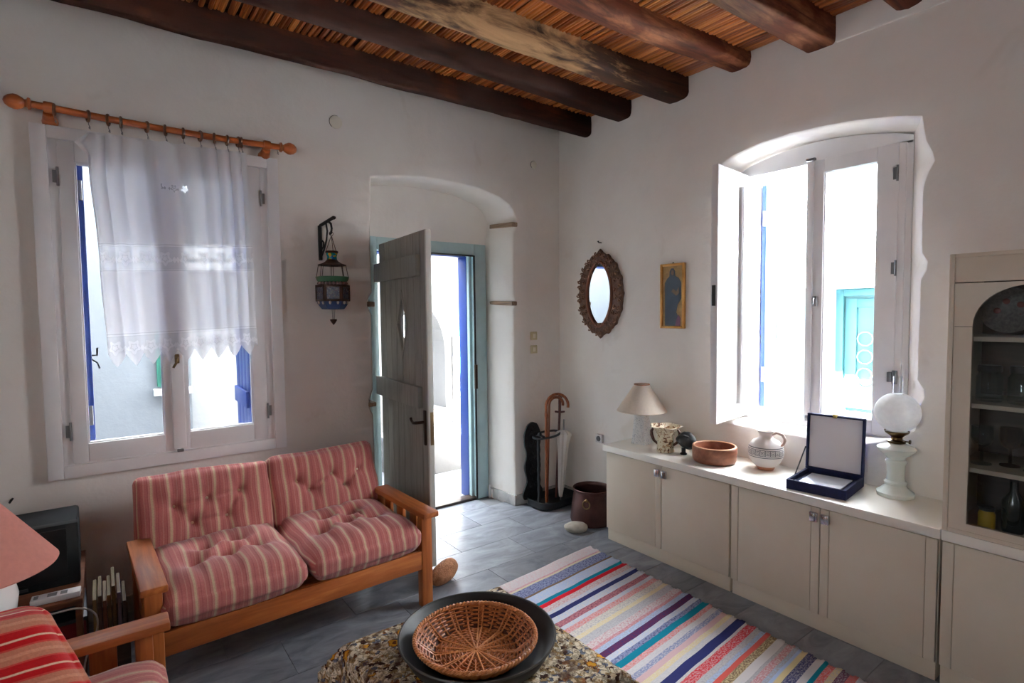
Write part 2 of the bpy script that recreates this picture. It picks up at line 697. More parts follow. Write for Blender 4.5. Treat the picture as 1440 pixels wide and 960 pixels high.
# ------------------------------------------------------------------ ceiling: boards, reeds, beams
ce = MB()
ce.span((-2.6, -1.75, 3.086), (3.66, 4.04, 3.5))
ceiling = struct(ce.done('ceiling', M_simple('ceiling_earth', S(70, 44, 26), .9)))
REED = NT('reed_cane')
_oi = REED.new('ShaderNodeObjectInfo')
_v = REED.coords('Object', (40, 1.2, 40))
_f = REED.noise(_v, 1.5, 5, .6)
_c = REED.ramp(_f, [(.3, S(150, 84, 38)), (.55, S(204, 130, 66)), (.75, S(226, 166, 104))])
_g = REED.ramp(_oi.outputs['Random'], [(0, S(140, 105, 85)), (.5, S(215, 190, 170)), (1, S(255, 250, 240))])
REED.base(REED.mix(1.0, _c, _g, 'MULTIPLY')).rough(.45)
reed_meshes = []
RL = 5.1
PITCH = .0222
for k in range(10):
    b = MB()
    pts, rr = [], []
    n = 26
    for i in range(n + 1):
        yy = -RL / 2 + RL * i / n
        pts.append((.006 * nz(yy, k * 3.1, 0, .8), yy, .004 * nz(yy, k * 5.7, 4, .9)))
        rr.append(.0108 * (1 + .12 * nz(yy, k, 9, 3)) * (1.10 if (i + k) % 6 == 0 else 1))
    b.tube(pts, rr, 7)
    reed_meshes.append(b.mesh('reed', REED.m))
for i in range(240):
    x = 3.108 - i * PITCH
    o = link('reed', random.choice(reed_meshes), ceiling, (x + random.uniform(-.002, .002), 3.30 - RL / 2, 3.075 + random.uniform(-.004, .003)))
    o.rotation_euler = (0, random.uniform(0, 0.4), random.gauss(0, .003))


def M_beam(name, dark, mid, tan, lo, hi, axs=1.0, off=0.0):
    t = NT(name)
    v = t.coords('Object', (.9, 9, 9))
    f = t.noise(v, 2.4, 9, .65, .7)
    col = t.ramp(f, [(.3, dark), (.55, mid), (.8, mid)])
    tc = t.n.new('ShaderNodeTexCoord')
    mp = t.n.new('ShaderNodeMapping')
    mp.inputs['Scale'].default_value = (1.3 * axs, 4, 4)
    mp.inputs['Location'].default_value = (off, off * .3, 0)
    t.link(tc.outputs['Object'], mp.inputs['Vector'])
    f2 = t.noise(mp.outputs[0], 1.3, 6, .6, .4)
    k = t.ramp(f2, [(lo, (0, 0, 0, 1)), (hi, (1, 1, 1, 1))])
    col = t.mix(k, col, t.ramp(f, [(.3, mid), (.6, tan)]))
    t.base(col).rough(.75, 0, .15)
    t.bump(f, .35, .01)
    return t.m


def M_beam_patch(name, dark, mid, tan, cx, wx):
    """dark weathered beam with one bleached stretch round x = cx"""
    t = NT(name)
    v = t.coords('Object', (.9, 9, 9))
    f = t.noise(v, 2.4, 9, .65, .7)
    col = t.ramp(f, [(.35, dark), (.7, mid)])
    tc = t.n.new('ShaderNodeTexCoord')
    sp = t.n.new('ShaderNodeSeparateXYZ')
    t.link(tc.outputs['Object'], sp.inputs[0])
    bias = t.math('SUBTRACT', 1, t.math('DIVIDE', t.math('ABSOLUTE', t.math('SUBTRACT', sp.outputs[0], cx)), wx))
    nn = t.noise(t.coords('Object', (1.5, 7, 7)), 1.6, 6, .65, .5)
    k = t.math('ADD', t.math('MULTIPLY', bias, .5), t.math('MULTIPLY', t.math('SUBTRACT', nn, .5), 1.7))
    k = t.ramp(k, [(.10, (0, 0, 0, 1)), (.42, (1, 1, 1, 1))])
    col = t.mix(k, col, t.ramp(f, [(.18, tuple(.55 * q for q in tan[:3]) + (1,)), (.7, tan)]))
    t.base(col).rough(.75, 0, .15)
    t.bump(f, .35, .01)
    return t.m


BM_DARK = M_beam('beam_dark', S(20, 8, 4), S(42, 18, 9), S(104, 54, 28), .54, .78)
BM_MID = M_beam('beam_brown', S(46, 21, 12), S(92, 48, 30), S(160, 110, 80), .48, .68, 1.0, 1.7)
BM_PALE = M_beam_patch('beam_pale', S(26, 12, 7), S(66, 36, 20), S(190, 150, 108), 1.75, .8)
BM_RED = M_beam('beam_knotty', S(36, 15, 9), S(94, 48, 30), S(184, 120, 84), .44, .62, 1.2, 2.9)


def beam(wall, far, zb, matl, seed, knot=.5, r0=.026, xl=-2.3):
    """wall, far: (near face y, far face y) at the wall end and at x = 1; zb: underside"""
    b = MB()
    n = 72
    ztop = 3.088
    loops = []
    for i in range(n + 1):
        t = i / n
        x = XW + .03 + (xl - XW) * t
        q = min(1.6, (XW - x) / (XW - 1.0))
        yn = wall[0] + (far[0] - wall[0]) * q
        yf = wall[1] + (far[1] - wall[1]) * q
        wy = .012 * nz(x, seed, 0, 1.3) * knot + .008 * nz(x, seed, 3, 3.5) * knot
        wz = .014 * nz(x, seed, 7, 1.2) * knot + .007 * nz(x, seed, 5, 4) * knot
        wd = 1 + .10 * knot * nz(x, seed, 11, 1.6)
        c, hw = (yn + yf) / 2 + wy, (yf - yn) / 2 * wd
        zl = zb + wz
        r = min(r0, hw * .5)
        cs = [(c - hw, ztop), (c - hw - .004, (ztop + zl) / 2), (c - hw, zl + r), (c - hw + r * .3, zl + r * .3), (c - hw + r, zl),
              (c, zl - .003), (c + hw - r, zl), (c + hw - r * .3, zl + r * .3), (c + hw, zl + r), (c + hw + .004, (ztop + zl) / 2), (c + hw, ztop)]
        L = []
        for j, (yy, zz) in enumerate(cs):
            d = .007 * knot * nz(x * 2.4, seed + j * 1.7, 2, 2.2) + .003 * nz(x * 9, seed + j * 2.3, 5, 2)
            L.append((x, yy + d * (1 if yy > c else -1), zz + (d if zz < 3.05 else 0)))
        loops.append(L)
    b.loft(loops, closed=True)
    return b.done('beam', matl, ceiling, angle=50)


beam((3.112, 3.205), (3.115, 3.19), 2.930, BM_DARK, 1.1, .8)
beam((2.712, 2.870), (2.690, 2.775), 2.954, BM_DARK, 4.3, .8, .03)
beam((2.232, 2.405), (2.300, 2.415), 2.940, BM_PALE, 8.9, .8, .03)
beam((1.790, 1.940), (1.940, 2.055), 2.985, BM_RED, 12.7, 1.3, .022)
beam((1.335, 1.480), (1.400, 1.520), 2.936, BM_MID, 17.2, .6, .012)
beam((.946, 1.06), (1.0, 1.12), 2.970, BM_MID, 21.4, .5)
beam((.42, .55), (.45, .58), 2.95, BM_DARK, 25.0, .5)

# ------------------------------------------------------------------ windows and the door
MYZ = Matrix(((0, 0, 1, 0), (1, 0, 0, 0), (0, 1, 0, 0), (0, 0, 0, 1)))   # local xy -> world yz, extrude along x
MXZ = Matrix(((1, 0, 0, 0), (0, 0, 1, 0), (0, 1, 0, 0), (0, 0, 0, 1)))   # local xy -> world xz, extrude along y


def rframe(mb, a0, a1, z0, z1, l, r, bt, tp, d0, d1, axis='x', bevel=.004):
    """rectangular frame; a runs along the wall, d is depth"""
    for (p, q, s, t) in ((a0, a0 + l, z0, z1), (a1 - r, a1, z0, z1), (a0 + l, a1 - r, z0, z0 + bt), (a0 + l, a1 - r, z1 - tp, z1)):
        if axis == 'x':
            mb.span((p, d0, s), (q, d1, t), bevel)
        else:
            mb.span((d0, p, s), (d1, q, t), bevel)


def stext_empty(name, loc=(0, 0, 0), rz=0, parent=None):
    o = bpy.data.objects.new(name, None)
    COL.objects.link(o)
    o.location = loc
    o.rotation_euler = (0, 0, rz)
    if parent:
        o.parent = parent
    return o


# window_1: two-leaf casement in the left wall
w1 = struct(stext_empty('window_1'))
b = MB()
rframe(b, -.233, .874, .757, 2.470, .062, .062, .062, .062, 3.452, 3.50)
rframe(b, -.178, .819, .812, 2.415, .05, .05, .02, .02, 3.470, 3.56)
b.done('window_frame', WHITE_PAINT, w1)
b = MB()
b.span((.292, 3.440, .838), (.352, 3.47, 2.398), .006)
b.done('meeting_strip', WHITE_PAINT, w1)
for k, (a0, a1, l, r, g0, g1) in enumerate(((-.135, .312, .064, .056, -.07, .257), (.328, .772, .044, .074, .371, .698))):
    b = MB()
    rframe(b, a0, a1, .829, 2.402, l, r, .091, .094, 3.458, 3.505)
    rframe(b, g0 - .006, g1 + .006, .914, 2.314, .012, .012, .012, .012, 3.468, 3.5, bevel=.003)
    sash = b.done('casement', WHITE_PAINT, w1)
    b = MB()
    b.span((g0, 3.488, .918), (g1, 3.492, 2.31))
    b.done('pane', GLASS, sash)
    for z in (.99, 2.23):
        b = MB()
        hx = -.137 if k == 0 else .775
        b.tube([(hx, 3.452, z - .045), (hx, 3.452, z + .045)], .0055, 8)
        b.box((hx + (-.012 if k == 0 else .012), 3.456, z), (.016, .004, .06))
        b.done('hinge', STEEL, sash)
b = MB()
b.box((.322, 3.434, 1.325), (.022, .012, .05), bevel=.004)
b.tube([(.322, 3.43, 1.33), (.322, 3.405, 1.33), (.318, 3.40, 1.31), (.30, 3.397, 1.28)], .006, 8)
b.done('window_handle', M_simple('aged_brass', S(120, 100, 72), .35, 1), w1)
b = MB()
b.box((.322, 3.445, .826), (.03, .02, .014), bevel=.002)
b.done('bolt', STEEL, w1)


def shutter(parent, loc, rz, w, z0, z1):
    s = MB()
    for zz in (z0 + .22, (z0 + z1) / 2, z1 - .22):
        s.span((.02, .014, zz - .05), (w - .02, .032, zz + .05), .003)
    so = s.done('shutter', BLUE_PAINT, parent, loc)
    so.rotation_euler = (0, 0, rz)
    nb = 4
    for k in range(nb):
        b = MB()
        b.span((w * k / nb + .0015, -.014, z0), (w * (k + 1) / nb - .0015, .014, z1), .004)
        b.done('board', BLUE_PAINT, so)
    for zz in (z0 + .22, z1 - .22):
        b = MB()
        b.tube([(-.004, 0, zz - .05), (-.004, 0, zz + .05)], .009, 8)
        b.done('hinge', STEEL, so)
    return so


shutter(w1, (-.056, 3.60, 0), R(91), .46, .82, 2.42)
shutter(w1, (.722, 3.60, 0), R(88.5), .46, .82, 2.42)
b = MB()
b.tube([(-.044, 3.66, 1.35), (-.02, 3.655, 1.35), (-.018, 3.655, 1.39)], .005, 6)
b.tube([(-.044, 3.66, 1.33), (-.02, 3.65, 1.31), (-.012, 3.65, 1.28)], .004, 6)
b.done('shutter_hook', IRON, w1)

# window_2: arched opening in the right wall, left casement swung into the room
w2 = struct(stext_empty('window_2'))
b = MB()
FX0, FX1 = 3.29, 3.36
arch = [(1.03, 2.385), (1.975, 2.385), (1.975, 2.415)]
for k in range(1, 12):
    t = k / 12
    yy = 1.975 - t * .945
    arch.append((yy, 2.43 + .075 * (1 - (2 * t - 1) ** 2) - .005))
arch.append((1.03, 2.42))
b.prism(arch, FX1 - FX0, Matrix.Translation((FX0, 0, 0)) @ MYZ)
b.span((FX0, 1.028, .86), (FX1, 1.085, 2.40), .004)
b.span((FX0, 1.918, .86), (FX1, 1.977, 2.40), .004)
b.span((FX0, 1.03, .86), (FX1, 1.977, .90), .004)
b.span((FX0 - .012, 1.055, .89), (FX0 + .01, 1.092, 2.39), .003)
b.done('window_frame', WHITE_PAINT, w2)
b = MB()
rframe(b, 1.085, 1.515, .885, 2.392, .097, .070, .075, .075, 3.272, 3.315, 'y')
rframe(b, 1.176, 1.449, .954, 2.323, .01, .01, .01, .01, 3.28, 3.31, 'y', .003)
sash = b.done('casement', WHITE_PAINT, w2)
b = MB()
b.span((3.292, 1.18, .958), (3.296, 1.446, 2.32))
b.done('pane', GLASS, sash)
b = MB()
b.span((3.256, 1.496, .89), (3.276, 1.532, 2.388), .005)
b.done('meeting_strip', WHITE_PAINT, sash)
b = MB()
b.box((3.262, 1.478, 1.60), (.012, .026, .058), bevel=.003)
b.tube([(3.255, 1.478, 1.615), (3.236, 1.478, 1.615), (3.232, 1.478, 1.585)], .006, 8)
b.done('window_handle', STEEL, sash)
for z in (1.06, 1.76, 2.24):
    b = MB()
    b.tube([(3.268, 1.088, z - .04), (3.268, 1.088, z + .04)], .0055, 8)
    b.box((3.271, 1.100, z), (.004, .016, .06))
    b.done('hinge', STEEL, sash)
b = MB()
b.box((3.262, 1.512, 2.40), (.02, .05, .014), bevel=.002)
b.done('bolt', STEEL, w2)
b = MB()
b.box((3.262, 1.098, 1.20), (.03, .020, .05), bevel=.002)
b.box((3.255, 1.075, 1.20), (.014, .022, .07), bevel=.002)
b.tube([(3.25, 1.075, 1.19), (3.235, 1.075, 1.17), (3.24, 1.075, 1.12)], .004, 6)
b.done('stay_catch', STEEL, w2)
b = MB()
b.box((3.262, 1.505, .925), (.02, .03, .03), bevel=.002)
b.done('bolt', STEEL, w2)
# open leaf: hinge at y=1.915, free end near (2.86, 1.86)
hing = Vector((3.285, 1.918))
free = Vector((2.862, 1.862))
lw = (free - hing).length
b = MB()
rframe(b, 0, lw, .885, 2.392, .07, .078, .075, .075, -.021, .021)
rframe(b, .064, lw - .072, .954, 2.323, .01, .01, .01, .01, -.014, .014, bevel=.003)
leaf = b.done('casement', WHITE_PAINT, w2, (hing.x, hing.y, 0))
leaf.rotation_euler = (0, 0, math.atan2(free.y - hing.y, free.x - hing.x))
b = MB()
b.span((.07, -.002, .958), (lw - .078, .002, 2.32))
b.done('pane', GLASS, leaf)
b = MB()
b.box((lw + .003, 0, 1.64), (.012, .02, .12), bevel=.002)
b.done('latch', IRON, leaf)
shutter(w2, (3.57, 1.952, 0), R(17), .42, .9, 2.38)
shutter(w2, (3.63, 1.04, 0), R(-60), .44, .9, 2.38)

# door_1: grey plank door swung into the room, pale frame, blue outer stop
FRAME_PAINT = M_simple('pale_aqua_paint', S(186, 212, 214), .45, 0, S(170, 196, 200), 6)
DOOR_PAINT = M_wood('grey_door_paint', S(122, 122, 114), S(146, 144, 136), S(160, 156, 148), axis=2, rough=.5, bump=.12)
d1 = struct(stext_empty('door_1'))
b = MB()
b.span((1.560, 3.800, 0), (1.628, 3.885, 2.115), .005)
b.span((2.465, 3.800, 0), (2.580, 3.885, 2.115), .006)
b.span((2.44, 3.845, 0), (2.475, 3.885, 2.03), .003)
b.span((1.628, 3.800, 2.022), (2.465, 3.885, 2.115), .006)
b.done('door_frame', FRAME_PAINT, d1)
b = MB()
b.span((2.436, 3.884, .0), (2.470, 4.012, 2.02), .003)
b.span((1.6, 3.884, 2.012), (2.436, 4.012, 2.034), .003)
lab(b.done('door_stop', M_simple('blue_door_paint', (.006, .04, .24, 1), .4), d1), 'bright blue painted outer door stop')
b = MB()
b.span((2.452, 3.79, .01), (2.466, 3.80, 2.022))
b.span((1.64, 3.79, 2.012), (2.452, 3.80, 2.024))
b.done('door_seal', M_simple('black_rubber', S(20, 20, 22), .7), d1)
b = MB()
b.span((2.448, 3.780, .93), (2.472, 3.80, 1.13), .003)
b.done('strike_plate', M_simple('worn_bronze', S(62, 46, 36), .4, .8), d1)
b = MB()
b.span((1.60, 3.80, 0), (2.47, 3.90, .022), .004)
lab(b.done('threshold', M_wood('threshold_wood', S(30, 20, 14), S(52, 36, 26), S(80, 58, 42)), d1), 'dark worn wooden threshold')
b = MB()
for x in (2.595, 2.605):
    b.tube([(x, 3.765, .0), (x, 3.77, .06 + (x - 2.59) * 2)], .012, 8)
b.tube([(2.572, 3.775, .0), (2.576, 3.785, .11)], .009, 8)
lab(b.done('pipe_stub', PLASTER, d1), 'short whitewashed pipe stub at foot of door frame')

w3 = struct(stext_empty('fill_window_rear'))  # added rear window, its daylight fills the left wall
b = MB()
rframe(b, RWX0, RWX1, RWZ0, RWZ1, .05, .05, .05, .05, -1.76, -1.70)
b.span(((RWX0 + RWX1) / 2 - .03, -1.76, RWZ0), ((RWX0 + RWX1) / 2 + .03, -1.70, RWZ1), .004)
b.done('window_frame', WHITE_PAINT, w3)
for a, c in ((RWX0 + .05, (RWX0 + RWX1) / 2 - .03), ((RWX0 + RWX1) / 2 + .03, RWX1 - .05)):
    b = MB()
    b.span((a, -1.732, RWZ0 + .05), (c, -1.728, RWZ1 - .05))
    b.done('pane', GLASS, w3)

w4 = struct(stext_empty('fill_window_side'))  # added side window, out of view, for more fill daylight
b = MB()
rframe(b, .20, .75, 1.62, 2.20, .05, .05, .05, .05, -2.46, -2.40, 'y')
b.done('window_frame', WHITE_PAINT, w4)
b = MB()
b.span((-2.432, .25, 1.67), (-2.428, .70, 2.15))
b.done('pane', GLASS, w4)

HG = Vector((1.624, 3.76))
FR = Vector((1.558, 2.928))
LW = (FR - HG).length
lf = stext_empty('door_leaf', (HG.x, HG.y, 0), math.atan2(FR.y - HG.y, FR.x - HG.x), d1)
edges = [0.0, .122, .225, .328, .431, .534, .637, .740, LW]
DZ0, DZ1 = .012, 2.052
dc, dza, dzb, dzm, dh = .431, 1.305, 1.662, 1.486, .082
for a, c in zip(edges, edges[1:]):
    g = .0022
    poly = [(a + g, DZ0), (c - g, DZ0), (c - g, DZ1), (a + g, DZ1)]
    if abs(c - dc) < .001:
        poly = [(a + g, DZ0), (c - g, DZ0), (c - g, dza), (c - dh, dzm), (c - g, dzb), (c - g, DZ1), (a + g, DZ1)]
    elif abs(a - dc) < .001:
        poly = [(a + g, DZ0), (c - g, DZ0), (c - g, DZ1), (a + g, DZ1), (a + g, dzb), (a + dh, dzm), (a + g, dza)]
    b = MB()
    b.prism(poly, .013, MXZ)
    b.done('plank', DOOR_PAINT, lf, smooth=False)
b = MB()
b.span((.004, .003, DZ0 + .002), (LW - .004, .010, dza - .03))
b.span((.004, .003, dzb + .03), (LW - .004, .010, DZ1 - .002))
b.span((LW - .012, -.003, DZ0), (LW + .008, .032, DZ1), .003)  # free edge is the same door paint, lightened to imitate light on it
lab(b.done('leaf_core', M_simple('lit_door_edge', S(198, 198, 190), .5), lf), 'free edge of the door, coloured paler as if lit')
# thin moulding round the diamond light and its pane
b = MB()
dm = [(dc, dza - .05), (dc + dh + .02, dzm), (dc, dzb + .05), (dc - dh - .02, dzm)]
di = [(dc, dza), (dc + dh, dzm), (dc, dzb), (dc - dh, dzm)]
for k in range(4):
    (x0, z0), (x1, z1), (x2, z2), (x3, z3) = dm[k], dm[(k + 1) % 4], di[(k + 1) % 4], di[k]
    b.prism([(x0, z0), (x1, z1), (x2, z2), (x3, z3)], .004, Matrix.Translation((0, -.004, 0)) @ MXZ)
b.done('diamond_moulding', DOOR_PAINT, lf, smooth=False)
b = MB()
b.prism([(dc, dza - .01), (dc + dh + .004, dzm), (dc, dzb + .01), (dc - dh - .004, dzm)], .003, Matrix.Translation((0, .006, 0)) @ MXZ)
b.done('diamond_pane', GLASS, lf, smooth=False)
for z0, z1 in ((1.782, 1.912), (.972, 1.104)):
    b = MB()
    b.span((-.03, -.032, z0), (LW - .085, 0, z1), .004)
    b.done('batten', DOOR_PAINT, lf)
b = MB()
b.box((LW - .045, -.006, .86), (.034, .012, .215), bevel=.006)
b.tube([(LW - .045, -.01, .895), (LW - .045, -.05, .895), (LW - .06, -.058, .893), (LW - .10, -.058, .885), (LW - .14, -.055, .895), (LW - .155, -.052, .905)], [.009, .009, .010, .009, .008, .009], 10)
b.done('lever_handle', M_simple('dark_bronze', S(60, 44, 34), .4, .7), lf)
b = MB()
b.box((LW + .006, .018, .86), (.006, .022, .20), bevel=.001)
b.done('lock_plate', M_simple('tarnished_brass', S(140, 118, 84), .4, .9), lf)

# ------------------------------------------------------------------ outside
PAVE = M_simple('white_paving', S(205, 205, 205), .8, 0, S(190, 190, 192), 3)
PAVE_T = M_simple('grey_terrace_paving', S(112, 114, 118), .8, 0, S(103, 105, 109), 3)
b = MB()
b.span((-9, 4.02, -.5), (3.64, 16, -.02))
b.span((3.64, 4.02, -.5), (16, 16, -.02))
struct(b.done('terrace_ground', PAVE_T, smooth=False))
b = MB()
b.span((3.64, -6, -.8), (16, 4.02, -.36))
struct(b.done('street_ground', PAVE, smooth=False))
# opposite house seen through the left window
b = MB()
b.span((-9, 5.9, -.3), (.66, 9.5, 3.7))
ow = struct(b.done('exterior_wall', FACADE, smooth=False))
b = MB()
b.span((.39, 5.86, .92), (.62, 5.92, 1.62), .004)
b.span((.415, 5.85, .95), (.595, 5.87, 1.25), .004)
b.span((.415, 5.85, 1.29), (.595, 5.87, 1.59), .004)
lab(b.done('shutter', M_simple('green_shutter_paint', (.01, .1, .07, 1), .5), ow), 'sea green shutter')
b = MB()
b.span((.36, 5.83, .84), (.66, 5.92, .90), .004)
b.done('window_sill', PLASTER_OUT, ow)
b = MB()
b.span((-9, 4.03, -.3), (-2.4, 9.5, 9.0))  # unseen tall block, added to keep sun off the terrace
struct(b.done('shading_wing', FACADE, smooth=False))
# courtyard wall with arch and masonry bench seen through the door
b = MB()
hole = [(2.45, .5), (3.07, .5), (3.07, 1.1)] + [(2.76 + .31 * math.cos(PI * k / 12), 1.1 + .55 * math.sin(PI * k / 12)) for k in range(1, 12)] + [(2.45, 1.1)]
wall_face(b, (2.0, -.1, 6.5, 3.6), [hole], lambda u, v: (u, 5.35, v), .5)
b.loft([[(u, 5.35, v) for u, v in hole], [(u, 5.75, v) for u, v in hole]])
wall_face(b, (2.0, -.1, 6.5, 3.6), [hole], lambda u, v: (u, 5.75, v), .5)
b.span((2.0, 5.35, 3.59), (6.5, 5.75, 3.6))
b.span((3.15, 5.02, -.1), (3.29, 5.36, 1.30), .02)
cw = struct(b.done('courtyard_wall', COURT, smooth=False))
b = MB()
b.span((2.2, 4.72, -.05), (6.4, 5.36, .33), .03)
struct(b.done('masonry_bench', COURT))
b = MB()
b.span((.67, 6.0, -.3), (1.95, 9.5, 4.2))  # house added to tone down the bright view through the right pane
struct(b.done('exterior_wall', NEIGH, smooth=False))
# house across the street with a turquoise door
b = MB()
for lo, hi in (((5.5, -6, -.5), (9, 1.25, 2.0)), ((5.5, 2.60, -.5), (9, 4.6, 2.0)), ((5.5, 1.25, 1.76), (9, 2.60, 2.0)), ((6.1, 1.0, -.5), (9, 2.8, 1.9))):  # deep recess added so the lintel shades the turquoise door
    b.span(lo, hi)
struct(b.done('street_wall', PLASTER_OUT, smooth=False))
d2 = struct(stext_empty('door_2'))
b = MB()
rframe(b, 1.44, 2.52, -.36, 1.755, .07, .07, .05, .07, 6.02, 6.10, 'y')
b.done('door_frame', TURQ_PAINT, d2)
b = MB()
b.span((6.06, 1.51, -.31), (6.10, 2.45, 1.685))
rframe(b, 1.53, 2.43, .56, 1.66, .10, .10, .07, .09, 6.035, 6.07, 'y')
rframe(b, 1.53, 2.43, -.30, .48, .10, .10, .09, .07, 6.035, 6.07, 'y')
b.done('door_panel', TURQ_PAINT, d2)
b = MB()
for yy in (1.79, 1.98, 2.17):
    b.tube([(6.03, yy, .60), (6.03, yy, 1.60)], .008, 6)
for zc in (.90, 1.08, 1.26):
    for sy in (-1, 1):
        b.tube([(6.03, 2.17 + sy * (.08 - .07 * math.cos(a * PI / 5)), zc + .07 * math.sin(a * PI / 5)) for a in range(11)], .006, 5)
o = b.done('grille', M_simple('pale_iron', S(120, 150, 150), .5), d2)
o['kind'] = 'stuff'

# ------------------------------------------------------------------ sofa and armchair
PINE = M_wood('orange_pine', S(122, 60, 22), S(166, 90, 38), S(194, 120, 58), axis=0, scale=.9, rough=.42, bump=.06)
PINE_Y = M_wood('orange_pine_y', S(122, 60, 22), S(166, 90, 38), S(194, 120, 58), axis=1, scale=.9, rough=.42, bump=.06)
PINE_Z = M_wood('orange_pine_z', S(122, 60, 22), S(166, 90, 38), S(194, 120, 58), axis=2, scale=.9, rough=.42, bump=.06)


def M_stripe(name, period, stops, weave=900, rough=.9):
    t = NT(name)
    tc = t.n.new('ShaderNodeUVMap')
    sp = t.n.new('ShaderNodeSeparateXYZ')
    t.link(tc.outputs[0], sp.inputs[0])
    cmb = t.n.new('ShaderNodeCombineXYZ')
    t.link(sp.outputs[0], cmb.inputs[0])
    t.link(sp.outputs[1], cmb.inputs[1])
    wob = t.math('MULTIPLY', t.math('SUBTRACT', t.noise(cmb.outputs[0], 7, 2), .5), .010)
    u = t.math('ADD', sp.outputs[0], wob)
    f = t.math('FRACT', t.math('DIVIDE', u, period))
    col = t.ramp(f, stops, 'LINEAR')
    n = t.noise(cmb.outputs[0], 160, 3, .7)
    g = t.ramp(n, [(.25, (.78, .78, .78, 1)), (.75, (1.1, 1.1, 1.1, 1))])
    col = t.mix(1.0, col, g, 'MULTIPLY')
    t.base(col).rough(rough, 0, .15)
    t.p.inputs['Sheen Weight'].default_value = .25
    t.bump(n, .12, .002)
    return t.m


def band(*seq):
    """(width, colour) list -> ramp stops with short blends"""
    tot = sum(w for w, c in seq)
    out, p = [], 0
    for w, c in seq:
        a, b = p / tot, (p + w) / tot
        e = min(.012, (b - a) * .3)
        out += [(a + e, c), (b - e, c)]
        p += w
    return out


_pk, _pk2, _pk3, _cr = S(178, 104, 99), S(190, 128, 118), S(162, 88, 87), S(198, 172, 142)
SOFA_FABRIC = M_stripe('pink_ticking', .068, band((.9, _cr), (.45, _pk2), (.9, _pk), (.35, _pk3), (1.3, _pk), (.4, _pk2), (1.1, _pk), (.35, _pk3), (.8, _pk2)))
_rd, _wh, _tn = S(186, 8, 16), S(228, 196, 166), S(190, 122, 96)
PILLOW_FABRIC = M_stripe('red_band_weave', .094, band((2.2, _rd), (.55, _wh), (1.6, _rd), (.5, S(200, 66, 56)), (1.4, _tn), (.9, S(204, 142, 114)), (1.5, _tn), (.5, S(200, 66, 56))))
BUTTON = M_simple('cream_button', S(216, 190, 160), .5)


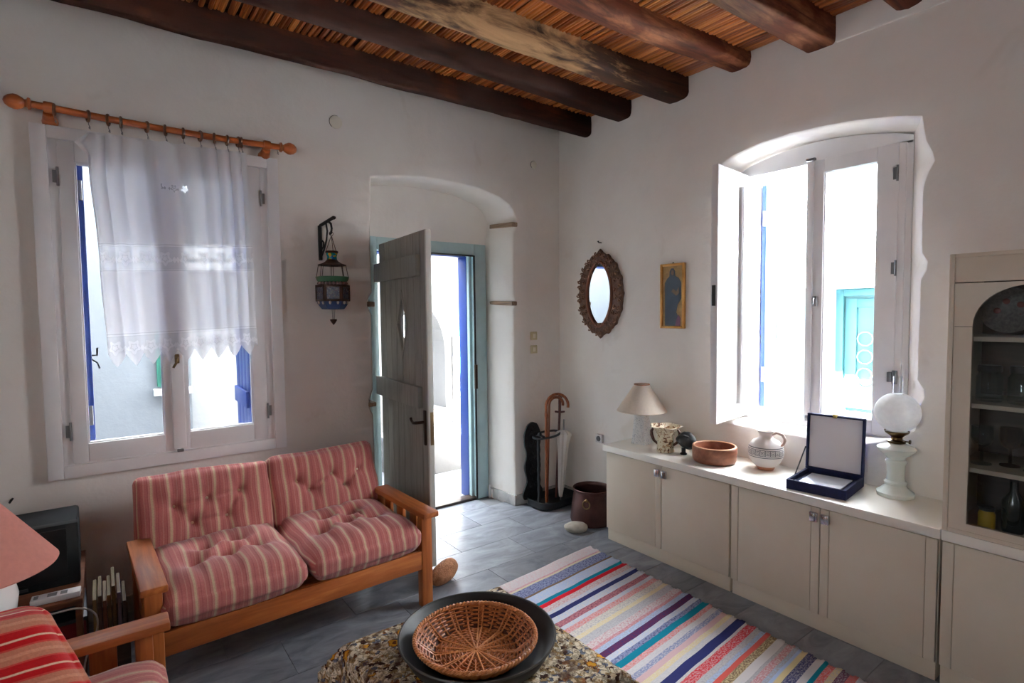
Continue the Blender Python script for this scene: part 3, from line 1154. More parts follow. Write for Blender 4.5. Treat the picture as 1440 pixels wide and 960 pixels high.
def cushion_mesh(w, d, h, tufts=(), nx=56, ny=46, r=.05, bulge=.35, dent=.05, sig=.055, seed=0.0, sag=0.0, back=False):
    """soft box cushion, x right, y back, z up; uv keeps the undeformed cloth"""
    bm = bmesh.new()
    uvl = bm.loops.layers.uv.new('UVMap')
    nzv = 10
    grid = {}

    def place(x, y, z):
        # rounded box
        ix, iy, iz = w / 2 - r, d / 2 - r, h / 2 - r
        q = Vector((max(-ix, min(ix, x)), max(-iy, min(iy, y)), max(-iz, min(iz, z))))
        dv = Vector((x, y, z)) - q
        if dv.length > 1e-9:
            s = max(abs(dv.x), abs(dv.y), abs(dv.z))
            dv = dv.normalized() * s
        p = q + dv
        u, v = x / (w / 2), y / (d / 2)
        top = z / (h / 2)
        fl = (1 - u ** 4) * (1 - v ** 4)
        p.z += top * bulge * h * .5 * (fl - .35)
        # sides bulge
        p.x += .012 * math.copysign(1, x) * max(0, abs(u) - .9) * 10 * nz(y * 5, z * 8, seed) if abs(u) > .9 else 0
        if top > 0:
            dsum = 0
            for tx, ty in tufts:
                ex, ey = x - tx, y - ty
                rr = math.hypot(ex, ey)
                gk = math.exp(-(rr / sig) ** 2)
                sh = math.exp(-(rr / (sig * .38)) ** 2)
                dsum = max(dsum, dent * (.6 * gk + .4 * sh))
                # pleats radiating towards the edges
                p.x -= ex * .28 * math.exp(-(rr / (sig * 1.3)) ** 2)
                p.y -= ey * .28 * math.exp(-(rr / (sig * 1.3)) ** 2)
                dsum = max(dsum, dent * .30 * math.exp(-(ex / (sig * .25)) ** 2) * math.exp(-(ey / (sig * 2.6)) ** 2) * (1 if ey < 0 or back else .5))
            for (ax, ay), (bx, by) in zip(tufts, tufts[1:]):
                ab = Vector((bx - ax, by - ay))
                if ab.length < .22:
                    tt = max(0, min(1, (Vector((x - ax, y - ay)).dot(ab)) / ab.length_squared))
                    dd = (Vector((x - ax, y - ay)) - ab * tt).length
                    dsum = max(dsum, dent * .42 * math.exp(-(dd / (sig * .28)) ** 2))
            p.z -= dsum * (top if top < 1 else 1)
            p.z += top * .010 * nz(x * 7, y * 7, seed) + top * .006 * nz(x * 16, y * 9, seed + 4)
        p.z -= sag * (1 - u * u) * (1 - v * v)
        p.y += .010 * nz(x * 6, z * 9, seed + 9) * abs(v) ** 6
        p.x += .008 * nz(y * 6, z * 9, seed + 5) * abs(u) ** 6
        return p

    def vert(i, j, k):
        key = (i, j, k)
        if key not in grid:
            x = -w / 2 + w * i / nx
            y = -d / 2 + d * j / ny
            z = -h / 2 + h * k / nzv
            grid[key] = (bm.verts.new(place(x, y, z)), x, y, z)
        return grid[key]

    def quad(a, b, c, e, side):
        vs = [vert(*a), vert(*b), vert(*c), vert(*e)]
        f = bm.faces.new([q[0] for q in vs])
        for lp, q in zip(f.loops, vs):
            x, y, z = q[1], q[2], q[3]
            if side == 0:
                lp[uvl].uv = (x + 5, y + 5)
            elif side == 1:
                lp[uvl].uv = (x + 5, z + 5)
            else:
                lp[uvl].uv = ((z if side == 2 else -z) + x + 5, y + 5)

    for i in range(nx):
        for j in range(ny):
            quad((i, j, nzv), (i + 1, j, nzv), (i + 1, j + 1, nzv), (i, j + 1, nzv), 0)
            quad((i, j, 0), (i, j + 1, 0), (i + 1, j + 1, 0), (i + 1, j, 0), 0)
        for k in range(nzv):
            quad((i, 0, k), (i + 1, 0, k), (i + 1, 0, k + 1), (i, 0, k + 1), 1)
            quad((i, ny, k), (i, ny, k + 1), (i + 1, ny, k + 1), (i + 1, ny, k), 1)
    for j in range(ny):
        for k in range(nzv):
            quad((0, j, k), (0, j, k + 1), (0, j + 1, k + 1), (0, j + 1, k), 2)
            quad((nx, j, k), (nx, j + 1, k), (nx, j + 1, k + 1), (nx, j, k + 1), 3)
    bm.normal_update()
    zt = {}
    for tx, ty in tufts:
        zt[(tx, ty)] = place(tx, ty, h / 2)
    return bm, zt


def add_piping(b, w, d, z, r):
    pts = []
    for sx, sy in ((1, 1), (-1, 1), (-1, -1), (1, -1)):
        for k in range(5):
            a = {(1, 1): 0, (-1, 1): 90, (-1, -1): 180, (1, -1): 270}[(sx, sy)] + k * 22.5
            pts.append((sx * (w / 2 - r) + r * math.cos(R(a)), sy * (d / 2 - r) + r * math.sin(R(a)), z))
    b.tube(pts, .004, 6, closed=True)


def make_cushion(name, label, cat, parent_mat, size, tufts, fabric, group=None, **kw):
    bm, zt = cushion_mesh(*size, tufts=tufts, **kw)
    for f in bm.faces:
        f.smooth = True
    me = bpy.data.meshes.new(name)
    bm.to_mesh(me)
    bm.free()
    me.materials.append(fabric)
    o = link(name, me)
    o.matrix_world = parent_mat
    tag(o, label, cat, group)
    for (tx, ty), p in zt.items():
        b = MB()
        b.ball((0, 0, 0), .010, (1, 1, .55), 10, 6)
        b.done('button', BUTTON, o, (p.x, p.y, p.z + .002))
    return o


def seat_frame(name, label, cat, loc, rz, inner, depth=.60, arm_w=.092):
    t = thing(name, label, cat, loc, rz)
    hx = inner / 2
    ac = hx + arm_w / 2 - .004
    for s in (-1, 1):
        b = MB()
        b.box((0, 0, 0), (arm_w, depth, .03), bevel=.006)
        b.done('armrest', PINE_Y, t, (s * ac, depth / 2 - .035, .505))
        b = MB()
        b.box((0, 0, .245), (.062, .050, .49), bevel=.005)
        b.done('front_leg', PINE_Z, t, (s * ac, .040, 0))
        b = MB()
        b.box((0, 0, .245), (.062, .050, .49), bevel=.005)
        b.done('rear_leg', PINE_Z, t, (s * ac, depth - .07, 0))
        b = MB()
        b.box((0, 0, 0), (.026, depth - .17, .085), bevel=.004)
        b.done('side_rail', PINE_Y, t, (s * ac, depth / 2 - .015, .255))
        for k in range(3):
            b = MB()
            b.box((0, 0, 0), (.020, .074, .195), bevel=.004)
            b.done('slat', PINE_Z, t, (s * ac, .135 + k * (depth - .30) / 2 + .015, .394))
    b = MB()
    b.box((0, 0, 0), (2 * ac - .058, .026, .098), bevel=.004)
    b.done('front_rail', PINE, t, (0, .032, .256))
    b = MB()
    b.box((0, 0, 0), (2 * ac - .058, .026, .09), bevel=.004)
    b.done('rear_rail', PINE, t, (0, depth - .07, .255))
    n = int(inner / .09)
    for k in range(7):
        b = MB()
        b.box((0, 0, 0), (2 * ac - .07, .05, .014), bevel=.003)
        b.done('seat_slat', PINE, t, (0, .09 + k * (depth - .20) / 6.5, .293))
    rot = Matrix.Rotation(R(-19), 3, 'X')
    for s in (-1, 1):
        b = MB()
        b.box((0, 0, 0), (.04, .03, .46), rot, .004)
        b.done('back_post', PINE_Z, t, (s * (hx - .10), depth + .055, .515))
    for zz in (.40, .55, .69):
        b = MB()
        b.box((0, 0, 0), (inner - .1, .018, .06), rot, .004)
        b.done('back_slat', PINE, t, (0, depth + .032 + (zz - .515) * .344, zz))
    return t


SL, SR = (.73, 2.515, 0), R(2.2)
sofa = seat_frame('sofa', 'two seat sofa frame of orange pine under the left window', 'sofa', SL, SR, 1.13)
SM = Matrix.Translation(SL) @ Matrix.Rotation(SR, 4, 'Z')
bt = [(-.145, .035), (0.0, .05), (.15, .06), (.085, -.055), (-.07, -.06)]
bt2 = [(-.165, .045), (-.10, -.02), (.03, .05), (.10, -.03), (.19, .045)]
st1 = [(-.13, -.03), (.01, -.02), (.14, .0), (.075, .12), (-.07, .11)]
st2 = [(-.15, -.04), (-.02, -.01), (.12, -.03), (.05, .11), (-.09, .12)]
gz = 'pink striped tufted sofa cushions'
for k, (x, tf, tf2, lb, lb2) in enumerate(((-.298, bt, st1, 'pink striped seat cushion on the left half of the sofa', 'pink striped back cushion under the lace curtain on the sofa'),
                                         (.288, bt2, st2, 'pink striped seat cushion on the sofa half beside the open door', 'pink striped back cushion beside the open grey door'))):
    mt = SM @ Matrix.Translation((x, .280, .392)) @ Matrix.Rotation(R(1.5), 4, 'X')
    make_cushion('seat_cushion', lb, 'cushion', mt, (.583, .600, .150), tf2, SOFA_FABRIC, gz, seed=3.1 + k * 7, r=.055, bulge=.75, dent=.085, sig=.070)
    mt = SM @ Matrix.Translation((x * 1.035 - .004, .630, .580)) @ Matrix.Rotation(R(71), 4, 'X') @ Matrix.Rotation(R(-1.2 + 1.6 * k), 4, 'Z')
    make_cushion('back_cushion', lb2, 'cushion', mt, (.615, .40, .125), tf, SOFA_FABRIC, gz, seed=11.3 + k * 5, r=.04, bulge=.45, dent=.05, sig=.052, back=True)

AL, AR = (.115, 1.85, 0), R(90)
arm = seat_frame('armchair', 'pine armchair with slatted arm in the lower left corner', 'armchair', AL, AR, .60)
AM = Matrix.Translation(AL) @ Matrix.Rotation(AR, 4, 'Z')
mt = AM @ Matrix.Translation((0, .285, .375)) @ Matrix.Rotation(R(1), 4, 'X')
make_cushion('seat_cushion', 'pink striped cushion on the armchair seat', 'cushion', mt, (.59, .60, .135), [], SOFA_FABRIC, seed=21, r=.05, bulge=.45)
mt = AM @ Matrix.Translation((0, .628, .592)) @ Matrix.Rotation(R(71), 4, 'X')
make_cushion('back_cushion', 'pink striped cushion leaning on the armchair back', 'cushion', mt, (.57, .40, .125), [], SOFA_FABRIC, seed=25, r=.04, bulge=.45)
# red striped pillow slumped against the far arm, stripes along the chair's depth
ex = Vector((.37, -.60, -.70)).normalized()
ey = Vector((1, .02, .01)).normalized()
ez = ex.cross(ey).normalized()
A = Vector((-.175, 2.055, .735))
cen = A + ex * .195 - ey * .145 - ez * .040
bm, _z = cushion_mesh(.41, .32, .12, (), 40, 40, .055, .7, seed=33)
for v in bm.verts:
    c = v.co.copy()
    v.co = ex * c.x + ey * c.y + ez * c.z
for f in bm.faces:
    f.smooth = True
me = bpy.data.meshes.new('throw_pillow')
bm.to_mesh(me)
bm.free()
me.materials.append(PILLOW_FABRIC)
o = link('throw_pillow', me, None, cen)
tag(o, 'red, white and tan striped pillow propped in the armchair', 'pillow')

# ------------------------------------------------------------------ lamp corner
t = thing('side_table', 'small dark side table under the pink lamp, mostly hidden', 'table', (-.37, 2.47, 0))
b = MB()
b.lathe([(0, .478), (.118, .478), (.124, .484), (.124, .496), (.120, .501), (0, .501)], 32)
b.done('table_top', DARK_BROWN_WOOD, t)
for k in range(3):
    a = 2 * PI * k / 3 + .5
    b = MB()
    b.tube([(.095 * math.cos(a), .095 * math.sin(a), .0), (.075 * math.cos(a), .075 * math.sin(a), .48)], .014, 8)
    b.done('leg', DARK_BROWN_WOOD, t)


def M_shade(name, c, through=.35):
    t = NT(name)
    d = t.new('ShaderNodeBsdfDiffuse')
    tr = t.new('ShaderNodeBsdfTranslucent')
    mx = t.new('ShaderNodeMixShader')
    v = t.coords('Object')
    col = t.ramp(t.noise(v, 60, 3), [(.3, tuple(k * .93 for k in c[:3]) + (1,)), (.7, c)])
    t.link(col, d.inputs['Color'])
    t.link(col, tr.inputs['Color'])
    mx.inputs[0].default_value = through
    t.link(d.outputs[0], mx.inputs[1])
    t.link(tr.outputs[0], mx.inputs[2])
    t.link(mx.outputs[0], t.out.inputs['Surface'])
    t.n.remove(t.p)
    return t.m


CERAMIC = M_simple('white_glazed_ceramic', S(236, 234, 230), .18)
t = thing('table_lamp', 'large lamp with pink cone shade and white ceramic base', 'lamp', (-.37, 2.46, .501))
b = MB()
b.lathe([(0, 0), (.06, 0), (.066, .01), (.075, .03), (.108, .075), (.114, .12), (.105, .17), (.075, .205), (.04, .222), (.03, .235), (0, .235)], 40)
b.done('base', CERAMIC, t)
b = MB()
b.lathe([(.0, .23), (.014, .23), (.014, .30), (.006, .305), (.006, .44), (0, .44)], 12)
b.done('stem', M_simple('lamp_brass', S(176, 140, 82), .3, 1), t)
b = MB()
b.lathe([(.222, .222), (.224, .226), (.070, .448), (.068, .446), (.219, .226), (.222, .222)], 56)
b.done('lamp_shade', M_shade('salmon_shade_cloth', S(232, 166, 152)), t)

STANDW = M_wood('dark_stand_wood', S(64, 34, 18), S(98, 54, 28), S(124, 74, 42), axis=0, rough=.85)
t = thing('tv_stand', 'low brown television stand in the dark corner left of the sofa', 'stand', (-.475, 3.07, 0))
b = MB()
b.box((0, 0, .408), (.75, .58, .024), bevel=.003)
b.done('top_board', STANDW, t)
for sx in (-1, 1):
    b = MB()
    b.box((sx * .36, 0, .198), (.022, .56, .396), bevel=.002)
    b.done('side_panel', STANDW, t)
b = MB()
b.box((0, .01, .20), (.696, .53, .018))
b.done('shelf', STANDW, t)
b = MB()
b.box((0, .01, .04), (.696, .53, .018))
b.done('shelf', STANDW, t)
t = thing('television', 'black box television with grey top on the low stand', 'television', (-.36, 3.10, .42))
BLACKP = M_simple('black_plastic', S(14, 14, 15), .8, spec=.2)
b = MB()
b.box((0, -.12, .132), (.50, .05, .264), bevel=.008)
b.done('front_bezel', BLACKP, t)
b = MB()
b.box((0, .04, .128), (.49, .28, .248), bevel=.012)
b.done('body', M_simple('grey_plastic', S(24, 25, 27), .85, spec=.15), t)
b = MB()
b.box((0, -.1455, .14), (.42, .003, .21))
b.done('screen', M_simple('dark_screen', S(8, 9, 11), .35), t)
b = MB()
b.box((0, -.146, .018), (.16, .004, .012))
b.done('control_strip', M_simple('dark_grey_plastic', S(30, 30, 32), .5), t)
PAPER = M_simple('white_paper', S(214, 212, 212), .7)
t = thing('paper_box', 'long flat white box on the television stand', 'box', (-.185, 2.83, .421), R(-3))
b = MB()
b.box((0, 0, .012), (.155, .055, .022), bevel=.002)
b.done('carton', PAPER, t)
for x0, w in ((-.062, .014), (-.012, .03), (.025, .022)):
    b = MB()
    b.box((x0, 0, .0236), (w, .03, .0008))
    b.done('printed_panel', M_simple('grey_print_ink', S(128, 128, 130), .7), t)
t = thing('red_folder', 'dark red box on the upper shelf of the television stand', 'box', (-.26, 2.99, .21), R(2))
b = MB()
b.box((0, 0, .045), (.32, .30, .085), bevel=.004)
b.done('body', M_simple('dark_red_card', S(120, 10, 22), .5), t)
b = MB()
b.box((0, -.002, .098), (.33, .308, .018), bevel=.004)
b.done('lid', M_simple('navy_card', S(24, 26, 40), .5), t)
t = thing('wicker_tray', 'shallow straw tray on the lower shelf of the stand', 'tray', (-.24, 2.99, .05))
b = MB()
b.lathe([(0, 0), (.10, 0), (.125, .05), (.118, .05), (.095, .01), (0, .01)], 24)
b.done('tray_body', M_simple('straw', S(120, 88, 48), .8, 0, S(86, 60, 30), 60, bump=.5), t)
b = MB()
cable = [(-.40, 2.76, .425), (-.30, 2.745, .43), (-.22, 2.74, .405), (-.12, 2.74, .40), (-.07, 2.73, .375), (-.055, 2.72, .33), (-.07, 2.70, .27), (-.10, 2.68, .20), (-.11, 2.68, .06), (-.13, 2.68, .006), (-.25, 2.66, .006)]
pts = []
for i in range(len(cable) - 1):
    p0, p1, p2, p3 = [Vector(cable[max(0, min(len(cable) - 1, i + k))]) for k in (-1, 0, 1, 2)]
    for k in range(6):
        s = k / 6
        pts.append(.5 * ((2 * p1) + (-p0 + p2) * s + (2 * p0 - 5 * p1 + 4 * p2 - p3) * s * s + (-p0 + 3 * p1 - 3 * p2 + p3) * s ** 3))
b.tube(pts, .0035, 6)
tag(b.done('power_cable', M_simple('white_cable', S(190, 186, 180), .5)), 'pale thin cable hanging in a loop before the television stand', 'cable')

t = thing('magazine_rack', 'low wooden magazine rack between the television stand and sofa', 'rack', (-.012, 2.96, 0))
b = MB()
b.box((0, 0, .05), (.125, .30, .02), bevel=.003)
b.done('base', DARK_BROWN_WOOD, t)
for sy in (-1, 1):
    b = MB()
    b.box((0, sy * .143, .13), (.125, .014, .18), bevel=.003)
    b.done('end_panel', DARK_BROWN_WOOD, t)
    for sx in (-1, 1):
        b = MB()
        b.box((sx * .05, sy * .143, .02), (.02, .014, .04))
        b.done('leg', DARK_BROWN_WOOD, t)
PAGES = M_simple('yellowed_pages', S(118, 104, 84), .9)
mags = [(S(150, 118, 64), S(96, 110, 66), 'ochre and green', .36), (S(48, 46, 60), S(120, 90, 56), 'slate blue', .35), (S(90, 16, 30), S(130, 90, 40), 'wine red', .36),
        (S(40, 60, 50), S(150, 110, 60), 'dark green', .375), (S(40, 38, 34), S(130, 104, 40), 'black and gold', .38), (S(140, 128, 126), S(90, 70, 120), 'pale grey and violet', .37), (S(100, 88, 82), S(70, 60, 60), 'grey brown', .34)]
for k, (c1, c2, nm, h) in enumerate(mags):
    t = thing('magazine', '%s magazine standing upright in the dark rack' % nm, 'magazine', (-.066 + k * .0168, 2.96 + .006 * math.sin(k * 2.3), .0605), 0, 'magazines in the rack beside the sofa')
    hh = h - .05 + .02 * math.sin(k * 1.9)
    rot = Matrix.Rotation(R(2.0 * math.sin(k * 1.3) * .3), 3, 'Y')
    b = MB()
    b.box((0, 0, hh / 2), (.0125, .222, hh), rot, .001)
    b.done('cover', M_simple('magazine_cover', c1, .4, 0, c2, 14), t)
    b = MB()
    b.box((0, .0012, hh / 2 + .0008), (.0098, .221, hh - .001), rot)
    b.done('pages', PAGES, t)

# ------------------------------------------------------------------ coffee table with cloth, tray and basket
TX0, TX1, TY0, TY1, TZ = .63, 1.235, 1.14, 1.765, .445
t = thing('coffee_table', 'square coffee table hidden under a flowered cloth', 'table', ((TX0 + TX1) / 2, (TY0 + TY1) / 2, 0))
hw, hd = (TX1 - TX0) / 2, (TY1 - TY0) / 2
b = MB()
b.box((0, 0, TZ - .013), (2 * hw, 2 * hd, .024), bevel=.003)
b.done('table_top', PINE, t)
for sx in (-1, 1):
    for sy in (-1, 1):
        b = MB()
        b.box((sx * (hw - .04), sy * (hd - .04), (TZ - .026) / 2), (.05, .05, TZ - .026), bevel=.004)
        b.done('leg', PINE_Z, t)
FLOR = NT('flowered_tapestry')
_v = FLOR.coords('Object', (1, 1, 1))
vo = FLOR.new('ShaderNodeTexVoronoi')
vo.inputs['Scale'].default_value = 15
vo.inputs['Randomness'].default_value = .7
_w = FLOR.new('ShaderNodeTexNoise')
_w.inputs['Scale'].default_value = 60
_w.inputs['Detail'].default_value = 2
FLOR.link(_v, _w.inputs['Vector'])
_m = FLOR.new('ShaderNodeVectorMath')
_m.operation = 'MULTIPLY_ADD'
_m.inputs[1].default_value = (.03, .03, .03)
FLOR.link(_w.outputs['Color'], _m.inputs[0])
FLOR.link(_v, _m.inputs[2])
FLOR.link(_m.outputs[0], vo.inputs['Vector'])
vo2 = FLOR.new('ShaderNodeTexVoronoi')
vo2.inputs['Scale'].default_value = 70
FLOR.link(_m.outputs[0], vo2.inputs['Vector'])
vo3 = FLOR.new('ShaderNodeTexVoronoi')
vo3.inputs['Scale'].default_value = 48
vo3.feature = 'DISTANCE_TO_EDGE'
FLOR.link(_m.outputs[0], vo3.inputs['Vector'])
leafc = FLOR.ramp(vo2.outputs['Color'], [(.1, S(70, 46, 38)), (.20, S(160, 132, 92)), (.34, S(214, 200, 174)), (.52, S(196, 176, 146)), (.64, S(112, 116, 130)), (.70, S(222, 210, 186)), (.84, S(142, 94, 58)), (.92, S(64, 40, 34))], 'CONSTANT')
vein = FLOR.ramp(vo3.outputs['Distance'], [(.05, S(58, 36, 28)), (.16, (1, 1, 1, 1))])
basec = FLOR.mix(.55, leafc, vein, 'MULTIPLY')
flower = FLOR.ramp(vo.outputs['Distance'], [(.0, S(96, 50, 24)), (.10, S(96, 50, 24)), (.13, S(206, 150, 44)), (.24, S(176, 112, 36)), (.28, S(56, 32, 26)), (.33, S(56, 32, 26))], 'CONSTANT')
isf = FLOR.math('LESS_THAN', vo.outputs['Distance'], .31)
_n = FLOR.noise(_v, 5, 2)
isf = FLOR.math('MULTIPLY', isf, FLOR.ramp(_n, [(.36, (0, 0, 0, 1)), (.42, (1, 1, 1, 1))]))
dk = FLOR.ramp(FLOR.noise(_v, 22, 3, .6), [(.52, (0, 0, 0, 1)), (.62, (.75, .75, .75, 1))])
basec = FLOR.mix(dk, basec, S(74, 46, 36))
FLOR.base(FLOR.mix(isf, basec, flower)).rough(.95, 0, .1)
FLOR.bump(FLOR.noise(_v, 120, 3, .7), .4, .003)


def cloth_over(x0, x1, y0, y1, z, drop, ov):
    b = MB()
    nx, ny = 70, 70
    lx, ly = (x1 - x0) + 2 * drop, (y1 - y0) + 2 * drop
    cx, cy = (x0 + x1) / 2, (y0 + y1) / 2
    hx, hy = (x1 - x0) / 2 + ov, (y1 - y0) / 2 + ov
    vs = []
    for i in range(nx + 1):
        rowv = []
        for j in range(ny + 1):
            u = -lx / 2 + lx * i / nx
            v = -ly / 2 + ly * j / ny
            ex, ey = max(0, abs(u) - hx), max(0, abs(v) - hy)
            sx, sy = math.copysign(1, u), math.copysign(1, v)
            px, py = max(-hx, min(hx, u)), max(-hy, min(hy, v))
            d = ex + ey if min(ex, ey) == 0 else math.hypot(ex, ey) * 1.05
            r = .02
            if d < r * 1.57:
                a = d / r
                out, dn = r * math.sin(a), r * (1 - math.cos(a))
            else:
                out, dn = r, r + d - r * 1.57
            per = math.atan2(py + ey * sy, px + ex * sx)
            fold = (.018 * math.sin(per * 15 + 1) + .02 * nz(math.cos(per) * 4, math.sin(per) * 4, 3)) * min(1, dn / .12)
            if ex + ey > 0:
                nn = Vector((ex * sx if ex else 0, ey * sy if ey else 0)).normalized()
                k = out + fold + .06 * dn
                if ex > 0 and ey > 0:
                    k += .10 * min(1, dn / .1) * (min(ex, ey) / max(ex, ey))
                X, Y = px + nn.x * k, py + nn.y * k
                Z = z - dn
            else:
                X, Y, Z = px, py, z + .0015 * (1 + nz(u * 14, v * 14, 2))
            rowv.append(b.bm.verts.new((X, Y, Z)))
        vs.append(rowv)
    for i in range(nx):
        for j in range(ny):
            b.bm.faces.new((vs[i][j], vs[i + 1][j], vs[i + 1][j + 1], vs[i][j + 1]))
    o = b.done('tablecloth', FLOR.m, None, (cx, cy, 0), angle=180)
    md = o.modifiers.new('thick', 'SOLIDIFY')
    md.thickness = .003
    md.offset = 1
    return o


tag(cloth_over(TX0, TX1, TY0, TY1, TZ + .001, .20, .004), 'brown and cream flowered tapestry cloth draped over the coffee table', 'tablecloth')
TC = (.945, 1.468)
t = thing('round_tray', 'large round black tray with raised rim on the flowered cloth', 'tray', (TC[0], TC[1], TZ + .0065))
b = MB()
b.lathe([(0, 0), (.198, 0), (.226, .012), (.247, .050), (.254, .062), (.250, .064), (.240, .054), (.219, .022), (.192, .012), (0, .012)], 72)
b.done('dish', M_simple('black_lacquer', S(20, 19, 18), .55, 0, S(13, 12, 12), 6), t)
b = MB()
b.tube([(.2525 * math.cos(2 * PI * k / 72), .2525 * math.sin(2 * PI * k / 72), .0635) for k in range(72)], .0038, 6, closed=True)
b.done('rim', M_simple('grey_tray_rim', S(52, 50, 46), .45), t)  # rim ring coloured a lighter grey than the dish
t = thing('wicker_basket', 'round brown wicker basket woven in spirals, on the black tray', 'basket', (.921, 1.443, TZ + .0195))
WICK = M_simple('brown_wicker', S(186, 112, 58), .45, 0, S(140, 76, 36), 90, bump=.25, bscale=200, bdist=.001)
WICK2 = M_simple('pale_wicker', S(204, 134, 76), .45, 0, S(164, 98, 50), 90)
NST = 32
prof = []
rows = 15
for k in range(rows):
    prof.append((.020 + .112 * (k + .4) / rows, .006, 0.0))
srows = 11
for k in range(srows):
    q = (k + .7) / srows
    prof.append((.134 + .056 * q ** .85, .009 + .050 * q, 1.0))
b = MB()
for k, (rr, zz, wall) in enumerate(prof):
    n = NST * 4
    if rr < .05:
        n = NST * 2
    pts = []
    for i in range(n):
        a = 2 * PI * i / n
        ph = math.cos(a * NST / 2 + (k % 2) * PI) if rr > .05 else math.cos(a * NST / 4 + (k % 2) * PI)
        if wall:
            nr = .0034 * ph
            pts.append(((rr + nr * .7) * math.cos(a), (rr + nr * .7) * math.sin(a), zz - nr * .7))
        else:
            pts.append((rr * math.cos(a), rr * math.sin(a), zz + .0028 * ph))
    b.tube(pts, .0037, 5, closed=True)
o = b.done('weave', WICK, t)
o['kind'] = 'stuff'
sb = MB()
pth = [(.0, .0085), (.05, .0095), (.112, .0085), (.130, .010), (.146, .022), (.168, .040), (.188, .059)]
for k in range(NST):
    a = 2 * PI * k / NST + .06 * math.sin(k * 2.1)
    st = 0 if k % 2 == 0 else (1 if k % 4 == 1 else 2)
    pp = [(r_ * math.cos(a), r_ * math.sin(a), z_) for r_, z_ in pth[st:]]
    if st == 0:
        pp[0] = (.004 * math.cos(a), .004 * math.sin(a), .0095)
    sb.tube(pp, .0036 if st == 0 else .0029, 5)
o = sb.done('spoke', WICK2, t)
o['kind'] = 'stuff'
b = MB()
for q in range(2):
    pts = []
    for i in range(288):
        a = 2 * PI * i / 288
        ph = a * 48 + q * PI
        pts.append(((.1925 + .0035 * math.cos(ph)) * math.cos(a), (.1925 + .0035 * math.cos(ph)) * math.sin(a), .062 + .0035 * math.sin(ph)))
    b.tube(pts, .0042, 6, closed=True)
b.tube([(.1925 * math.cos(2 * PI * k / 64), .1925 * math.sin(2 * PI * k / 64), .061) for k in range(64)], .0045, 6, closed=True)
b.done('rim', WICK2, t)
b = MB()
b.lathe([(0, .001), (.130, .001), (.140, .010), (.196, .060), (.193, .061), (.137, .012), (.128, .0035), (0, .0035)], 48)
b.done('lining', M_simple('dark_wicker_core', S(74, 36, 16), .8), t)

# ------------------------------------------------------------------ rag rug
RUGC = dict(w=S(212, 208, 208), pk=S(214, 180, 182), nv=S(52, 56, 108), br=S(128, 104, 84), lb=S(176, 196, 226), tl=S(20, 128, 152), rd=S(206, 34, 48),
            gy=S(170, 168, 174), ye=S(222, 206, 160), mr=S(104, 48, 84), co=S(216, 100, 92), cr=S(222, 214, 202), rw=S(196, 130, 136), bn=S(130, 138, 178), sv=S(150, 158, 190), gw=S(196, 194, 196))
seq = [(2.56, 'w', 'pk'), (2.47, 'pk', 'rw'), (2.455, 'ye', 'w'), (2.44, 'sv', 'nv'), (2.365, 'br', 'br'), (2.345, 'lb', 'w'), (2.275, 'tl', 'tl'), (2.245, 'rd', 'rd'), (2.218, 'w', 'rw'), (2.175, 'w', 'lb'),
       (2.155, 'nv', 'nv'), (2.12, 'w', 'lb'), (2.075, 'rw', 'mr'), (2.04, 'w', 'lb'), (2.01, 'pk', 'co'), (1.975, 'cr', 'gy'), (1.93, 'ye', 'cr'), (1.905, 'gw', 'gy'), (1.86, 'w', 'rw'), (1.825, 'rw', 'pk'), (1.80, 'lb', 'gy'), (1.772, 'mr', 'nv'),
       (1.735, 'w', 'lb'), (1.705, 'sv', 'nv'), (1.675, 'tl', 'tl'), (1.645, 'pk', 'co'), (1.61, 'w', 'gw'), (1.585, 'bn', 'w'), (1.555, 'pk', 'pk'), (1.53, 'ye', 'cr'), (1.505, 'w', 'gw'), (1.475, 'nv', 'nv'), (1.435, 'gw', 'w'), (1.42, 'rd', 'pk'),
       (1.375, 'gw', 'gy'), (1.35, 'lb', 'gy'), (1.325, 'co', 'co'), (1.30, 'br', 'ye'), (1.27, 'w', 'w'), (1.235, 'gy', 'gw'), (1.215, 'rw', 'w'), (1.185, 'gy', 'lb'), (1.165, 'lb', 'lb'), (1.15, 'ye', 'ye'), (1.13, 'nv', 'gy'), (1.085, 'w', 'w'),
       (1.06, 'tl', 'tl'), (1.035, 'co', 'pk'), (1.01, 'ye', 'gw'), (.985, 'mr', 'gy'), (.95, 'rw', 'co'), (.92, 'w', 'lb'), (.88, 'nv', 'nv'), (.84, 'pk', 'w'), (.80, 'tl', 'w'), (.76, 'w', 'gy'), (.70, 'rd', 'rw'), (.66, 'lb', 'w'), (.60, 'ye', 'w'), (.55, 'nv', 'sv'), (.5, 'w', 'pk')]
b = MB()
bm = b.bm
cl = bm.loops.layers.float_color.new('Col')
cl2 = bm.loops.layers.float_color.new('Fleck')
yr, idx = 2.56, 0
NXR = 26
STEP = .0072
rows = []
while yr > .35:
    rows.append(yr)
    yr -= STEP
prev = None
